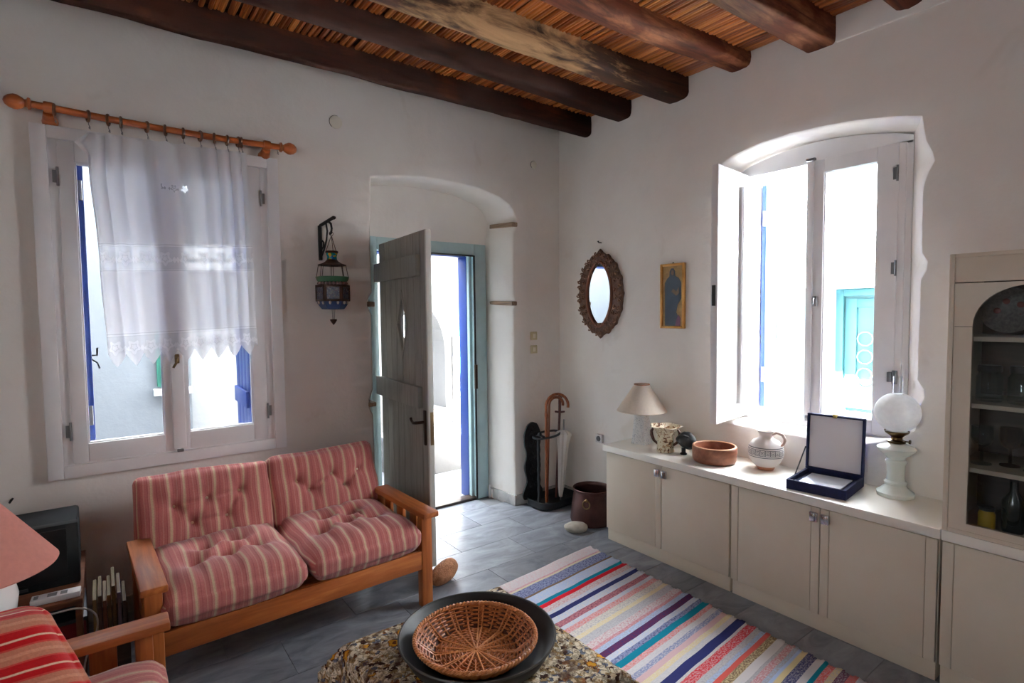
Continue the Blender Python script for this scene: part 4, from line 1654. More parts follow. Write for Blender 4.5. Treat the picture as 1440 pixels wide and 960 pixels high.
for q, yv in enumerate(rows):
    k = max(i for i, s_ in enumerate(seq) if s_[0] >= yv - 1e-6) if yv <= 2.56 else 0
    c1, c2 = RUGC[seq[k][1]], RUGC[seq[k][2]]
    cur = []
    for i in range(NXR + 1):
        tq = i / NXR
        xr = 2.533 - .028 * (2.55 - yv) + .007 * nz(yv * 14, 1, 2) + .006 * (1 if q % 9 < 4 else -1)
        xlft = xr - .80 + .012 * nz(yv * 9, 5, 2)
        x = xlft + (xr - xlft) * tq
        y = yv - .095 * (xr - x) + .004 * nz(x * 7, yv * 3, 1)
        z = .0065 + .0022 * (q % 2) + .0012 * nz(x * 60, q * 1.3, 4) + .002 * nz(x * 5, yv * 5, 8)
        cur.append(bm.verts.new((x, y, z)))
    if prev:
        for i in range(NXR):
            f = bm.faces.new((prev[i], prev[i + 1], cur[i + 1], cur[i]))
            for lp in f.loops:
                lp[cl] = c1
                lp[cl2] = c2
    prev = cur
RUG = NT('woven_rag_cotton')
a1 = RUG.new('ShaderNodeVertexColor')
a1.layer_name = 'Col'
a2 = RUG.new('ShaderNodeVertexColor')
a2.layer_name = 'Fleck'
_v = RUG.coords('Object', (75, 170, 1))
ff = RUG.ramp(RUG.noise(_v, 1.0, 3, .6), [(.44, (.05, .05, .05, 1)), (.62, (.8, .8, .8, 1))])
RUG.base(RUG.mix(ff, a1.outputs[0], a2.outputs[0])).rough(.95, 0, .1)
RUG.bump(RUG.noise(_v, 3, 2), .3, .003)
o = b.done('rag_rug', RUG.m, angle=180)
md = o.modifiers.new('thick', 'SOLIDIFY')
md.thickness = .005
md.offset = -1
tag(o, 'striped multicolour rag rug lying along the white cabinets', 'rug')

# ------------------------------------------------------------------ white cabinets along the right wall
CAB = M_simple('cream_laminate', S(216, 204, 186), .42, 0, S(210, 197, 178), 3)
CABT = M_simple('cream_worktop', S(240, 236, 226), .3, 0, S(234, 229, 218), 3)
CABF = 2.712
DARKGAP = M_simple('shadow_gap', S(60, 54, 48), .8)


def base_cabinet(label, y0, y1, strips):
    """y0 > y1; left side of the picture is y0"""
    t = thing('base_cabinet', label, 'cabinet', (CABF, (y0 + y1) / 2, 0), 0, 'row of low white cabinets')
    w = y0 - y1
    h = w / 2
    b = MB()
    b.span((.022, -h + .001, .078), (.385, h - .001, .611), .002)
    b.done('body', CAB, t)
    b = MB()
    b.span((.016, -h + .004, 0), (.37, h - .004, .078), .002)
    b.done('plinth', CAB, t)
    for s in (1, -1):
        a, c = (.002, h - .004) if s > 0 else (-h + .004, -.002)
        lo, hi = strips[0 if s > 0 else 1]
        pa, pc = a + (.040 if lo else 0), c - (.040 if hi else 0)
        b = MB()
        b.span((0, pa + .001, .086), (.020, pc - .001, .604), .0015)
        b.span((.006, a, .088), (.018, c, .602))
        dr = b.done('door', CAB, t)
        for on, e0, e1 in ((lo, a, a + .038), (hi, c - .038, c)):
            if on:
                b = MB()
                b.span((-.001, e0, .086), (.018, e1, .604), .0015)
                b.done('edge_strip', CAB, dr)
        b = MB()
        yc = s * .026
        b.box((-.010, yc, .560), (.014, .036, .046), bevel=.003)
        b.box((-.020, yc, .560), (.008, .018, .040), bevel=.003)
        b.done('handle', CHROME, dr)
    return t


base_cabinet('low white two-door cabinet nearest the copper pot, under lamp and vase', 2.575, 1.657, ((True, False), (False, False)))
base_cabinet('low white two-door cabinet below the open navy box and oil lamp', 1.651, .724, ((True, True), (True, True)))
base_cabinet('low white cabinet under the tall glass-door cabinet', .716, -.21, ((False, True), (True, False)))
b = MB()
b.box((2.907, 1.653, .634), (.424, 1.875, .042), bevel=.003)
tag(b.done('worktop', CABT), 'long cream worktop over the two low cabinets under the arched window', 'worktop')
b = MB()
b.box((2.907, .250, .634), (.424, .925, .042), bevel=.003)
tag(b.done('worktop', CABT), 'short cream worktop between the glass-door cabinet and its base', 'worktop')

t = thing('display_cabinet', 'tall white glass-door cabinet with arched pane at the right edge', 'cabinet', (2.70, .713, .6555))
HC = 1.108
for yy, nm in ((-.009, 'side_panel'), (-.925 + .009, 'side_panel')):
    b = MB()
    b.span((.0, yy - .009, 0), (.412, yy + .009, HC), .002)
    b.done(nm, CAB, t)
b = MB()
b.span((.402, -.916, 0), (.412, -.018, HC))
b.done('back_panel', M_wood('brown_backboard', S(58, 44, 36), S(78, 60, 50), S(94, 76, 62), axis=1), t)
b = MB()
b.span((.0, -.907, HC - .016), (.402, -.018, HC), .001)
b.done('top_panel', CAB, t)
b = MB()
b.span((.0, -.907, 0), (.402, -.018, .016), .001)
b.done('bottom_panel', CAB, t)
b = MB()
b.span((.002, -.907, HC - .112), (.022, -.018, HC - .016), .002)
b.done('fascia', CAB, t)
b = MB()
b.span((.03, -.471, .016), (.402, -.455, HC - .016))
b.done('divider', CAB, t)
SHZ = (.262, .519, .783)
for zz in SHZ:
    for a, c in ((-.454, -.019), (-.906, -.472)):
        b = MB()
        b.span((.05, a, zz - .018), (.40, c, zz), .001)
        b.done('shelf', CAB, t)
for a, c in ((-.019, -.461), (-.465, -.906)):
    w = a - c
    ga, gc = a - .058, c + .058
    gr = (ga - gc) / 2
    z0, z1, zs = .005, HC - .116, .985 - .16
    hole = [(gc, .045), (ga, .045), (ga, zs)] + [((ga + gc) / 2 + gr * math.cos(PI * k / 20), zs + .155 * math.sin(PI * k / 20)) for k in range(1, 20)] + [(gc, zs)]
    b = MB()
    wall_face(b, (c, z0, a, z1), [hole], lambda u, v: (0.002, u, v), 5)
    wall_face(b, (c, z0, a, z1), [hole], lambda u, v: (.022, u, v), 5)
    b.loft([[(.002, u, v) for u, v in hole], [(.022, u, v) for u, v in hole]])
    out = [(c, z0), (a, z0), (a, z1), (c, z1)]
    b.loft([[(.002, u, v) for u, v in out], [(.022, u, v) for u, v in out]])
    d = b.done('door', CAB, t, weld=1e-5, smooth=False)
    b = MB()
    b.span((.010, gc - .005, .04), (.013, ga + .005, zs + .16))
    b.done('pane', M_glass('cabinet_glass', (.88, .90, .90, 1)), d)
    b = MB()
    b.span((-.0008, c + .003, zs - .003), (.0022, gc, zs - .001))
    b.span((-.0008, ga, zs - .003), (.0022, a - .003, zs - .001))
    b.done('joint_line', DARKGAP, d)
DX, DY, DZ = 2.70, .713, .6555
# contents of the cabinet
b_plate = thing('plate', 'speckled decorative plate standing on the top shelf behind glass', 'plate', (DX + .27, DY - .135, DZ + SHZ[2] + .0005))
b = MB()
rot = Matrix.Rotation(R(-76), 3, 'Y')
b.lathe([(0, .004), (.055, .004), (.062, .008), (.092, .016), (.094, .019), (.060, .013), (.054, .009), (0, .009)], 40, (0, 0, .097), rot)
b.done('dish', M_simple('speckled_glaze', S(150, 140, 136), .3, 0, S(106, 92, 96), 90), b_plate)
b = MB()
for k in range(5):
    a = k * 1.256
    b.ball((-.011 + .006 * math.cos(a) * 0, .040 * math.cos(a), .10 + .040 * math.sin(a)), .012, (.18, 1, 1), 8, 6)
o = b.done('red_flowers', M_simple('brick_red_glaze', S(140, 60, 50), .35), b_plate)
o['kind'] = 'stuff'
t = thing('blue_pitcher', 'dark blue pitcher on the top shelf beside the plate', 'pitcher', (DX + .24, DY - .31, DZ + SHZ[2] + .0005))
b = MB()
b.lathe([(0, 0), (.04, 0), (.055, .05), (.05, .09), (.03, .12), (.036, .15), (.032, .15), (.026, .12), (0, .11)], 24)
b.done('body', M_simple('cobalt_glaze', S(16, 24, 62), .2), t)
b = MB()
b.tube([(0, -.034, .14), (0, -.07, .13), (0, -.075, .09), (0, -.052, .06)], .006, 8)
b.done('handle', M_simple('cobalt_glaze', S(16, 24, 62), .2), t)
TUMB = [(0, 0), (.030, 0), (.034, .02), (.037, .115), (.035, .115), (.032, .022), (0, .012)]
GOB = [(0, 0), (.030, 0), (.030, .004), (.005, .010), (.005, .06), (.026, .075), (.034, .10), (.032, .14), (.030, .14), (.031, .10), (.02, .078), (0, .07)]
JAR = [(0, 0), (.040, 0), (.044, .01), (.044, .10), (.036, .115), (.036, .125), (.034, .125), (.034, .114), (.041, .10), (.041, .012), (0, .01)]
GREENG = M_glass('green_tinted_glass', (.62, .82, .74, 1), .05)
CLEARG = M_glass('clear_tumbler_glass', (.82, .88, .88, 1), .03)
BROWNG = M_glass('smoky_brown_glass', (.55, .40, .30, 1), .05)
LIDM = M_simple('dark_metal_lid', S(40, 42, 44), .4, .6)


def vessel(name, label, cat, loc, prof, m, group, sc=1.0, lid=None):
    t = thing(name, label, cat, loc, 0, group)
    b = MB()
    b.lathe([(r * sc, z * sc) for r, z in prof], 24)
    b.done('bowl' if cat != 'jar' else 'body', m, t)
    if lid:
        b = MB()
        b.lathe([(0, .120 * sc), (.039 * sc, .120 * sc), (.039 * sc, .142 * sc), (.036 * sc, .145 * sc), (0, .145 * sc)], 24)
        b.done('lid', LIDM, t)
    return t


g2 = 'glass jars on the second shelf'
for k, (dx, dy, sc, lb) in enumerate(((.17, -.098, 1.0, 'lidded glass jar nearest the cabinet side, second shelf'), (.16, -.200, 1.02, 'lidded glass jar in the middle of the second shelf'), (.17, -.305, .86, 'small lidded greenish jar on the second shelf, rightmost of three'))):
    vessel('glass_jar', lb, 'jar', (DX + dx, DY + dy, DZ + SHZ[1] + .0005), JAR, GREENG if k == 2 else CLEARG, g2, sc, True)
for k, (dx, dy, lb) in enumerate(((.15, -.085, 'stemmed glass nearest the cabinet side on the third shelf'), (.19, -.165, 'stemmed glass second from the cabinet side, third shelf'), (.15, -.245, 'stemmed glass third from the cabinet side, third shelf'), (.19, -.33, 'stemmed glass on the third shelf farthest from the cabinet side'))):
    vessel('stemmed_glass', lb, 'glass', (DX + dx, DY + dy, DZ + SHZ[0] + .0005), GOB, BROWNG if k % 2 else CLEARG, 'stemmed glasses on the third shelf', 1.1)
vessel('yellow_jar', 'small jar of something yellow at the bottom of the glass cabinet', 'jar', (DX + .10, DY - .118, DZ + .0165), JAR, M_simple('mustard_yellow', S(196, 160, 30), .5), None, .62, True)
for k, (dy, lb) in enumerate(((-.19, 'dark bottle beside the yellow jar, bottom shelf'), (-.28, 'dark bottle farther from the yellow jar, bottom shelf'))):
    t = thing('bottle', lb, 'bottle', (DX + .14, DY + dy, DZ + .0165), 0, 'dark bottles at the bottom of the glass cabinet')
    b = MB()
    b.lathe([(0, 0), (.034, 0), (.036, .01), (.036, .12), (.014, .16), (.013, .20), (0, .20)], 20)
    b.done('body', M_simple('dark_bottle_glass', S(20, 26, 18), .1), t)
    b = MB()
    b.lathe([(.014, .20), (.016, .20), (.016, .215), (0, .215)], 12)
    b.done('cap', LIDM, t)

# ------------------------------------------------------------------ things on the worktop
WT = .6555
t = thing('table_lamp', 'small lamp with cream pleated shade and tapered square base', 'lamp', (2.93, 2.45, WT), R(12))
b = MB()
b.lathe([(0, 0), (.056, 0), (.056, .006), (.053, .012), (.038, .205), (.033, .212), (0, .212)], 4 * 8, power=9)
DEC = NT('painted_lamp_base')
vv = DEC.coords('Object', (26, 26, 26))
f1 = DEC.noise(vv, 1.4, 2, .5, 2.2)
DEC.base(DEC.ramp(f1, [(.0, S(226, 226, 226)), (.47, S(226, 226, 226)), (.5, S(150, 156, 168)), (.53, S(226, 226, 226))])).rough(.3)
b.done('base', DEC.m, t)
b = MB()
b.lathe([(0, .21), (.016, .21), (.016, .235), (.008, .238), (.008, .39), (0, .39)], 14)
b.done('socket', CHROME, t)
b = MB()
b.lathe([(.165, .220), (.166, .224), (.048, .404), (.045, .403), (.161, .224), (.165, .220)], 120, wob=lambda a, j: 1 + .010 * (1 if int(a * 120 / (2 * PI) + .5) % 2 else -1))
b.done('lamp_shade', M_shade('cream_pleated_cloth', S(240, 228, 214)), t)
b = MB()
b.tube([(.050 * math.cos(2 * PI * k / 32), .050 * math.sin(2 * PI * k / 32), .403) for k in range(32)], .004, 6, closed=True)
lab(b.done('shade_ring', M_simple('tan_trim', S(176, 120, 84), .7), t), 'tan trim ring round the shade top')

PAINT = NT('painted_vase_glaze')
vv = PAINT.coords('Object', (1, 1, 1))
f1 = PAINT.noise(vv, 38, 3, .6, 1.5)
PAINT.base(PAINT.ramp(f1, [(.0, S(226, 216, 190)), (.52, S(226, 216, 190)), (.57, S(176, 120, 60)), (.62, S(70, 44, 30)), (.72, S(96, 66, 50))])).rough(.3)
t = thing('vase', 'cream flared vase with painted brown pattern and two dark handles', 'vase', (2.868, 2.205, WT), R(25))
b = MB()


def lobes(a, j):
    return 1 + (0 if j < 7 else .12 * (j - 6) / 3 * math.cos(5 * a)) if j < 10 else 1 + .10 * math.cos(5 * a)


b.lathe([(0, 0), (.052, 0), (.055, .004), (.052, .012), (.050, .06), (.051, .095), (.056, .115), (.070, .14), (.088, .160), (.096, .165), (.094, .168), (.082, .160), (.064, .138), (.048, .112), (.046, .02), (0, .012)], 60, wob=lobes)
b.done('body', PAINT.m, t)
for s in (-1, 1):
    b = MB()
    b.tube([(0, s * .050, .045), (0, s * .074, .065), (0, s * .088, .10), (0, s * .090, .125), (0, s * .076, .148)], [.007, .009, .011, .010, .006], 10)
    lab(b.done('handle', M_simple('dark_brown_glaze', S(70, 36, 28), .3), t), 'dark brown loop handle')

BLK = M_simple('black_carved_stone', S(36, 38, 42), .45, 0, S(24, 25, 28), 30, bump=.4)
t = thing('black_figurine', 'small black stone ornament on a stem between vase and wooden bowl', 'figurine', (2.915, 2.078, WT), R(10))
b = MB()
b.lathe([(0, 0), (.020, 0), (.022, .006), (.013, .014), (.013, .040), (0, .042)], 16, (-.02, .012, 0))
b.done('foot', BLK, t)
b = MB()


def heart(d):
    return 1 + .16 * max(0, -d.z) * abs(d.y) - .22 * max(0, -d.z) ** 2 + .10 * nz(d.x, d.y, d.z, 2.2) + .12 * math.exp(-((d.y - .8) ** 2 + (d.z + .2) ** 2) * 8)


b.ball((0, 0, .085), .060, (.75, 1.0, .95), 24, 16, Matrix.Rotation(R(18), 3, 'X'), heart)
b.ball((.0, -.045, .055), .024, (.8, 1.1, .8), 12, 8)
b.done('body', BLK, t)
b = MB()
b.tube([(-.036, -.03, .115), (-.048, 0, .125), (-.040, .03, .118)], .007, 8)
b.done('ridge', BLK, t)

BOWLW = M_wood('red_brown_bowl_wood', S(96, 52, 34), S(130, 76, 52), S(154, 96, 68), axis=0, scale=.8, rough=.5)
t = thing('wooden_bowl', 'round straight-sided reddish wooden bowl on the worktop', 'bowl', (2.895, 1.872, WT))
b = MB()
b.lathe([(0, 0), (.104, 0), (.117, .006), (.124, .022), (.127, .082), (.126, .093), (.1235, .096)], 64)
b.done('outer_wall', BOWLW, t)
b = MB()
b.lathe([(.124, .0955), (.122, .099), (.115, .099), (.1125, .0955)], 64)
lab(b.done('rim', M_simple('pale_bowl_rim', S(206, 156, 118), .45), t), 'paler turned rim')
b = MB()
b.lathe([(.1135, .096), (.112, .085), (.108, .03), (.094, .016), (0, .014)], 64)
b.done('inner_wall', BOWLW, t)

JUGM = NT('jug_key_pattern')
tc = JUGM.n.new('ShaderNodeTexCoord')
sp = JUGM.n.new('ShaderNodeSeparateXYZ')
JUGM.link(tc.outputs['Object'], sp.inputs[0])
ang = JUGM.math('ARCTAN2', sp.outputs[1], sp.outputs[0])
fu = JUGM.math('FRACT', JUGM.math('MULTIPLY', ang, 22 / (2 * PI)))
fv = JUGM.math('DIVIDE', JUGM.math('SUBTRACT', sp.outputs[2], .088), .036)


def absd(u, v):
    return JUGM.math('ABSOLUTE', JUGM.math('SUBTRACT', u, v))


cheb = JUGM.math('MAXIMUM', absd(fu, .5), absd(fv, .5))
rg = JUGM.math('FRACT', JUGM.math('MULTIPLY', cheb, 5.0))
line = JUGM.math('LESS_THAN', rg, .45)
inb = JUGM.math('LESS_THAN', absd(fv, .5), .5)
key = JUGM.math('MULTIPLY', line, inb)
b1 = JUGM.math('LESS_THAN', absd(fv, 1.22), .06)
b2 = JUGM.math('LESS_THAN', absd(fv, -.22), .06)
foot = JUGM.math('LESS_THAN', sp.outputs[2], .020)
allk = JUGM.math('MINIMUM', 1.0, JUGM.math('ADD', key, JUGM.math('ADD', b1, b2)))
c0 = JUGM.mix(allk, S(226, 218, 212), S(92, 92, 98))
JUGM.base(JUGM.mix(foot, c0, S(186, 128, 96))).rough(.35)
t = thing('jug', 'round white jug with grey key-pattern band under the arched window', 'jug', (2.985, 1.605, WT), R(10))
b = MB()
b.lathe([(0, 0), (.042, 0), (.046, .008), (.050, .016), (.074, .040), (.090, .072), (.095, .10), (.090, .132), (.070, .160), (.044, .173), (.036, .182), (.035, .198), (.042, .212), (.052, .218), (.050, .221), (.038, .214), (.030, .198), (.030, .17), (0, .16)], 48)
b.done('body', JUGM.m, t)
b = MB()
b.tube([(0, -.034, .200), (-.004, -.058, .214), (-.004, -.088, .206), (-.002, -.101, .182), (0, -.094, .156), (0, -.082, .142)], [.008, .008, .009, .009, .008, .007], 10)
b.done('handle', M_simple('jug_handle_glaze', S(224, 206, 196), .35, 0, S(196, 156, 140), 14), t)

NAVY = M_simple('navy_velvet', S(18, 28, 74), .85, 0, S(14, 20, 56), 40)
t = thing('presentation_box', 'open navy velvet box with white plaque inside and grey-lined lid', 'box', (2.745, 1.228, WT), R(7))
BW, BD, BH = .268, .300, .048
b = MB()
rframe_h = .012
for (x0, x1, y0, y1) in ((0, .012, -BW / 2, BW / 2), (BD - .012, BD, -BW / 2, BW / 2), (.012, BD - .012, -BW / 2, -BW / 2 + .012), (.012, BD - .012, BW / 2 - .012, BW / 2)):
    b.span((x0, y0, 0), (x1, y1, BH), .002)
b.span((.01, -BW / 2 + .01, 0), (BD - .01, BW / 2 - .01, .028))
b.done('tray', NAVY, t)
b = MB()
b.span((.045, -BW / 2 + .040, .028), (BD - .045, BW / 2 - .040, .034), .001)
b.done('plaque', M_simple('brushed_silver_plaque', S(226, 230, 236), .3, .25), t)
LA = R(4)
lrot = Matrix.Rotation(LA, 3, 'Y')
LH = .295
b = MB()
for (z0, z1, y0, y1) in ((0, .010, -BW / 2, BW / 2), (LH - .010, LH, -BW / 2, BW / 2), (.01, LH - .01, -BW / 2, -BW / 2 + .010), (.01, LH - .01, BW / 2 - .010, BW / 2)):
    b.box((0, (y0 + y1) / 2, (z0 + z1) / 2), (.030, y1 - y0, z1 - z0), bevel=.002)
b.box((.011, 0, LH / 2), (.008, BW - .004, LH - .004))
lid = b.done('lid', NAVY, t, (BD - .012, 0, BH + .001))
lid.rotation_euler = (0, LA, 0)
b = MB()
b.box((.003, 0, LH / 2), (.008, BW - .022, LH - .022), bevel=.002)
lab(b.done('lining', M_simple('grey_satin_lining', S(238, 234, 238), .5), lid), 'pale grey satin lining')
b = MB()
b.box((-.014, 0, LH + .002), (.012, .024, .010), bevel=.002)
b.box((-.018, 0, LH - .006), (.003, .018, .014), bevel=.001)
b.done('clasp', M_simple('clasp_brass', S(200, 170, 100), .3, 1), lid)
b = MB()
b.tube([(.13, BW / 2 + .002, BH - .006), (BD - .018, BW / 2 + .002, BH + .115)], .0035, 6)
b.done('lid_stay', M_simple('black_stay', S(22, 22, 26), .5), t)

OPAL = M_simple('opal_glass', S(236, 242, 236), .15, 0, S(226, 236, 230), 12)
t = thing('oil_lamp', 'white opal glass oil lamp with round globe and brass burner', 'oil lamp', (3.03, .985, WT))
b = MB()
b.lathe([(0, 0), (.076, 0), (.078, .008), (.078, .018), (.066, .026), (.052, .040), (.046, .046), (.044, .054), (.048, .060), (.048, .068), (.038, .076), (.036, .10), (.038, .15), (.044, .162), (.044, .170), (.036, .178), (.042, .190), (.064, .208), (.078, .222), (.080, .232), (.070, .240), (.040, .252), (.030, .256), (0, .256)], 40, wob=lambda a, j: 1 + (.02 * math.cos(8 * a) if j < 7 or 17 < j < 22 else 0))
b.done('font', OPAL, t)
b = MB()
b.lathe([(.026, .254), (.036, .256), (.038, .266), (.024, .274), (.022, .282), (.034, .294), (.048, .304), (.052, .314), (.049, .314), (.030, .30), (0, .296)], 32)
b.tube([(0, -.03, .268), (0, -.052, .268)], .003, 6)
b.lathe([(0, -.003), (.010, -.003), (.010, .003), (0, .003)], 12, (0, -.054, .268), Matrix.Rotation(R(90), 3, 'X'))
b.done('burner', M_simple('aged_burner_brass', S(104, 84, 54), .35, 1), t)
b = MB()
prof = [(.046, .310)] + [(.0945 * math.sin(a), .402 - .0945 * math.cos(a)) for a in [PI * (k + 3.0) / 21 for k in range(17)]]
b.lathe(prof, 40)
b.done('globe', M_shade('opal_globe_glass', S(252, 252, 250), .5), t)
b = MB()
b.lathe([(.024, .31), (.026, .36), (.030, .40), (.022, .46), (.019, .575), (.018, .575), (.021, .46), (.029, .40), (.025, .36), (.023, .31)], 24)
b.done('chimney', M_glass('chimney_glass', (.97, .98, .98, 1)), t)

# ------------------------------------------------------------------ corner: umbrella stand, pot, stones
t = thing('umbrella_stand', 'black cast iron stick stand in the corner beside the doorway', 'umbrella stand', (2.90, 3.335, 0), R(3))
CAST = M_simple('cast_iron', S(38, 42, 46), .5, .3, S(26, 30, 34), 14, bump=.35)
b = MB()
b.lathe([(0, .006), (.15, .006), (.162, .014), (.160, .050), (.166, .066), (.158, .068), (.146, .040), (.13, .022), (0, .018)], 48, sx=1.28, sy=.80, power=5)
for sx in (-1, 1):
    b.ball((sx * .13, -.07, .012), .012, (1, 1, 1), 8, 6)
    b.ball((sx * .13, .07, .012), .012, (1, 1, 1), 8, 6)
b.done('drip_tray', CAST, t)
b = MB()
out = []
nn = 44
for k in range(nn + 1):
    q = k / nn
    z = .05 + q * .62
    wdt = .074 + .012 * math.sin(q * 19) + .018 * math.exp(-((q - .86) / .07) ** 2) + .022 * math.exp(-((q - .05) / .08) ** 2)
    if q > .9:
        wdt *= math.sqrt(max(0.02, 1 - ((q - .9) / .1) ** 2))
    out.append((wdt, z))
poly = [(w_, z) for w_, z in out] + [(-w_, z) for w_, z in reversed(out)]
b.prism(poly, .012, Matrix.Translation((-.135, .098, 0)) @ MXZ)
b.done('back_plate', CAST, t)
b = MB()
for q, zc in enumerate((.16, .27, .38, .49, .58)):
    for sx in (-1, 1):
        pts = [(-.135 + sx * (.022 - .018 * (1 - a / 14) * math.cos(a * .62)), .094, zc + .03 * (1 - a / 14) * math.sin(a * .62)) for a in range(13)]
        b.tube(pts, .006, 6)
    b.ball((-.135, .094, zc + .045), .012, (1, .5, 1.3), 8, 6)
o = b.done('scroll_relief', CAST, t)
o['kind'] = 'stuff'
b = MB()
b.tube([(-.07 + .125 * math.cos(2 * PI * k / 40), .0 + .085 * math.sin(2 * PI * k / 40), .575 + .012 * math.cos(2 * PI * k / 40)) for k in range(40)], .009, 8, closed=True)
b.tube([(-.135, .095, .575), (-.10, .083, .575)], .009, 8)
b.tube([(-.15, -.06, .575), (-.185, -.035, .60), (-.205, -.02, .585)], .008, 8)
b.ball((-.185, -.04, .60), .017, (1, 1, 1), 8, 6)
b.done('holder_ring', CAST, t)
b = MB()
for x, y in ((-.188, -.03),):
    b.tube([(x, y, .04 + .04 * k) for k in range(14)], [.010 + .004 * (k % 2) for k in range(14)], 8)
b.done('front_rod', CAST, t)

CANE = M_wood('bamboo_cane', S(86, 40, 20), S(138, 72, 38), S(172, 104, 60), axis=2, scale=2, rough=.35)


def crook(p0, p1, rad, span, direction, n=14, knots=True, start=0):
    """straight stick from p0 to p1 then a half round crook toward direction"""
    p0, p1 = Vector(p0), Vector(p1)
    pts, rr = [], []
    for k in range(25):
        q = k / 24
        pts.append(p0.lerp(p1, q))
        rr.append(rad * (1.25 if knots and k % 4 == 2 else 1))
    up_ = (p1 - p0).normalized()
    dv = Vector(direction).normalized()
    c = p1 + dv * span / 2
    for k in range(1, n + 1):
        a = PI - PI * 1.06 * k / n
        pts.append(c + dv * math.cos(a) * span / 2 + up_ * math.sin(a) * span / 2)
        rr.append(rad * 1.08)
    return pts, rr


t = thing('walking_cane', 'knotted bamboo cane with crook handle, front one in the black stand', 'cane', (2.775, 3.275, .024), 0, 'canes in the iron stand')
b = MB()
pts, rr = crook((0, 0, 0), (.018, .02, .785), .0105, .19, (.9, -.30, 0))
b.tube(pts, rr, 10)
b.done('shaft', CANE, t)
b = MB()
b.lathe([(0, 0), (.011, 0), (.012, .03), (0, .03)], 10)
b.done('ferrule', STEEL, t)
t = thing('walking_cane', 'slimmer brown cane with crook handle, behind the knotted one', 'cane', (2.80, 3.30, .024), 0, 'canes in the iron stand')
b = MB()
pts, rr = crook((0, 0, 0), (.055, .03, .79), .0105, .115, (.9, -.45, 0), knots=False)
b.tube(pts, rr, 10)
b.done('shaft', M_wood('brown_cane', S(84, 40, 24), S(132, 72, 44), S(160, 96, 62), axis=2, scale=2, rough=.35), t)
t = thing('sword_stick', 'dark red wooden sword-shaped stick with cross guard in the stand', 'stick', (2.945, 3.32, .05), 0)
DKRED = M_wood('dark_red_wood', S(56, 22, 18), S(84, 36, 30), S(110, 52, 42), axis=2)
b = MB()
b.tube([(-.03, 0, 0), (.022, .01, .69)], .010, 8)
b.done('blade', DKRED, t)
b = MB()
b.tube([(.022, .01, .69), (.027, .012, .80)], [.011, .012], 8)
b.ball((.028, .012, .812), .020, (1, 1, .9), 10, 8)
b.done('grip', DKRED, t)
b = MB()
b.tube([(-.020, .016, .70), (.022, .01, .690), (.066, .0, .692)], .008, 8)
b.done('cross_guard', DKRED, t)
t = thing('umbrella', 'furled white umbrella standing point down in the black stand', 'umbrella', (2.925, 3.28, .03), 0)
b = MB()
b.lathe([(0, .03), (.014, .035), (.020, .10), (.030, .30), (.042, .46), (.060, .545), (.052, .556), (.020, .575), (0, .575)], 40, rot=Matrix.Rotation(R(4), 3, 'Y'), wob=lambda a, j: 1 + (.16 * math.cos(8 * a + j * .4) if j > 1 else 0))
b.done('canopy', M_simple('white_umbrella_cloth', S(214, 208, 200), .8), t)
b = MB()
b.tube([(0, 0, 0), (.003, 0, .04)], .005, 6)
b.tube([(.039, 0, .56), (.044, 0, .66)], .007, 8)
b.done('shaft', STEEL, t)

COPPER = M_simple('aged_copper', S(92, 60, 56), .42, .55, S(70, 44, 40), 10, bump=.1)
t = thing('copper_pot', 'dull copper cauldron standing on the floor by the white cabinet', 'pot', (2.87, 2.865, 0))
b = MB()
b.lathe([(0, 0), (.140, 0), (.156, .008), (.162, .03), (.150, .14), (.136, .225), (.136, .245), (.143, .256), (.140, .259), (.131, .246), (.131, .225), (.146, .14), (.157, .03), (.14, .012), (0, .01)], 56)
b.done('body', COPPER, t)
b = MB()
pd = Vector((-.88, -.48, 0)).normalized()
pt = Vector((-pd.y, pd.x, 0))
b.tube([tuple(pd * .153 + pt * (.026 * math.cos(2 * PI * k / 24)) + Vector((0, 0, .172 + .030 * math.sin(2 * PI * k / 24)))) for k in range(24)], .0045, 8, closed=True)
b.ball(tuple(pd * .148 + Vector((0, 0, .20))), .012, (1, 1, 1), 8, 6)
lab(b.done('ring_handle', M_simple('brass_ring', S(150, 124, 86), .4, .9), t), 'brass ring handle')
STONE = M_simple('pale_beach_stone', S(186, 180, 166), .85, 0, S(160, 154, 142), 16, bump=.4)
b = MB()
b.ball((0, 0, .036), 1, (.085, .058, .038), 28, 18, None, lambda d: 1 + .10 * nz(d.x, d.y, d.z, 1.6) + .03 * nz(d.x, d.y, d.z, 5))
o = b.done('stone', STONE, None, (2.638, 2.79, .0), angle=180)
o.rotation_euler = (0, 0, R(-42))
tag(o, 'pale rounded beach stone on the floor before the copper pot', 'stone')
b = MB()
b.ball((0, 0, 0), 1, (.115, .058, .056), 32, 20, None, lambda d: 1 + .08 * nz(d.x, d.y, d.z, 1.8) + .035 * nz(d.x, d.y, d.z, 9) + .10 * abs(d.x) ** 3 * (1 - abs(d.x)))
o = b.done('pumice_stone', M_simple('porous_tan_stone', S(196, 140, 100), .9, 0, S(150, 98, 66), 40, bump=.9, bscale=90, bdist=.006), None, (1.545, 2.745, .055), angle=180)
o.rotation_euler = (0, R(-6), R(26))
tag(o, 'porous tan oblong stone on the floor by the sofa leg', 'stone')

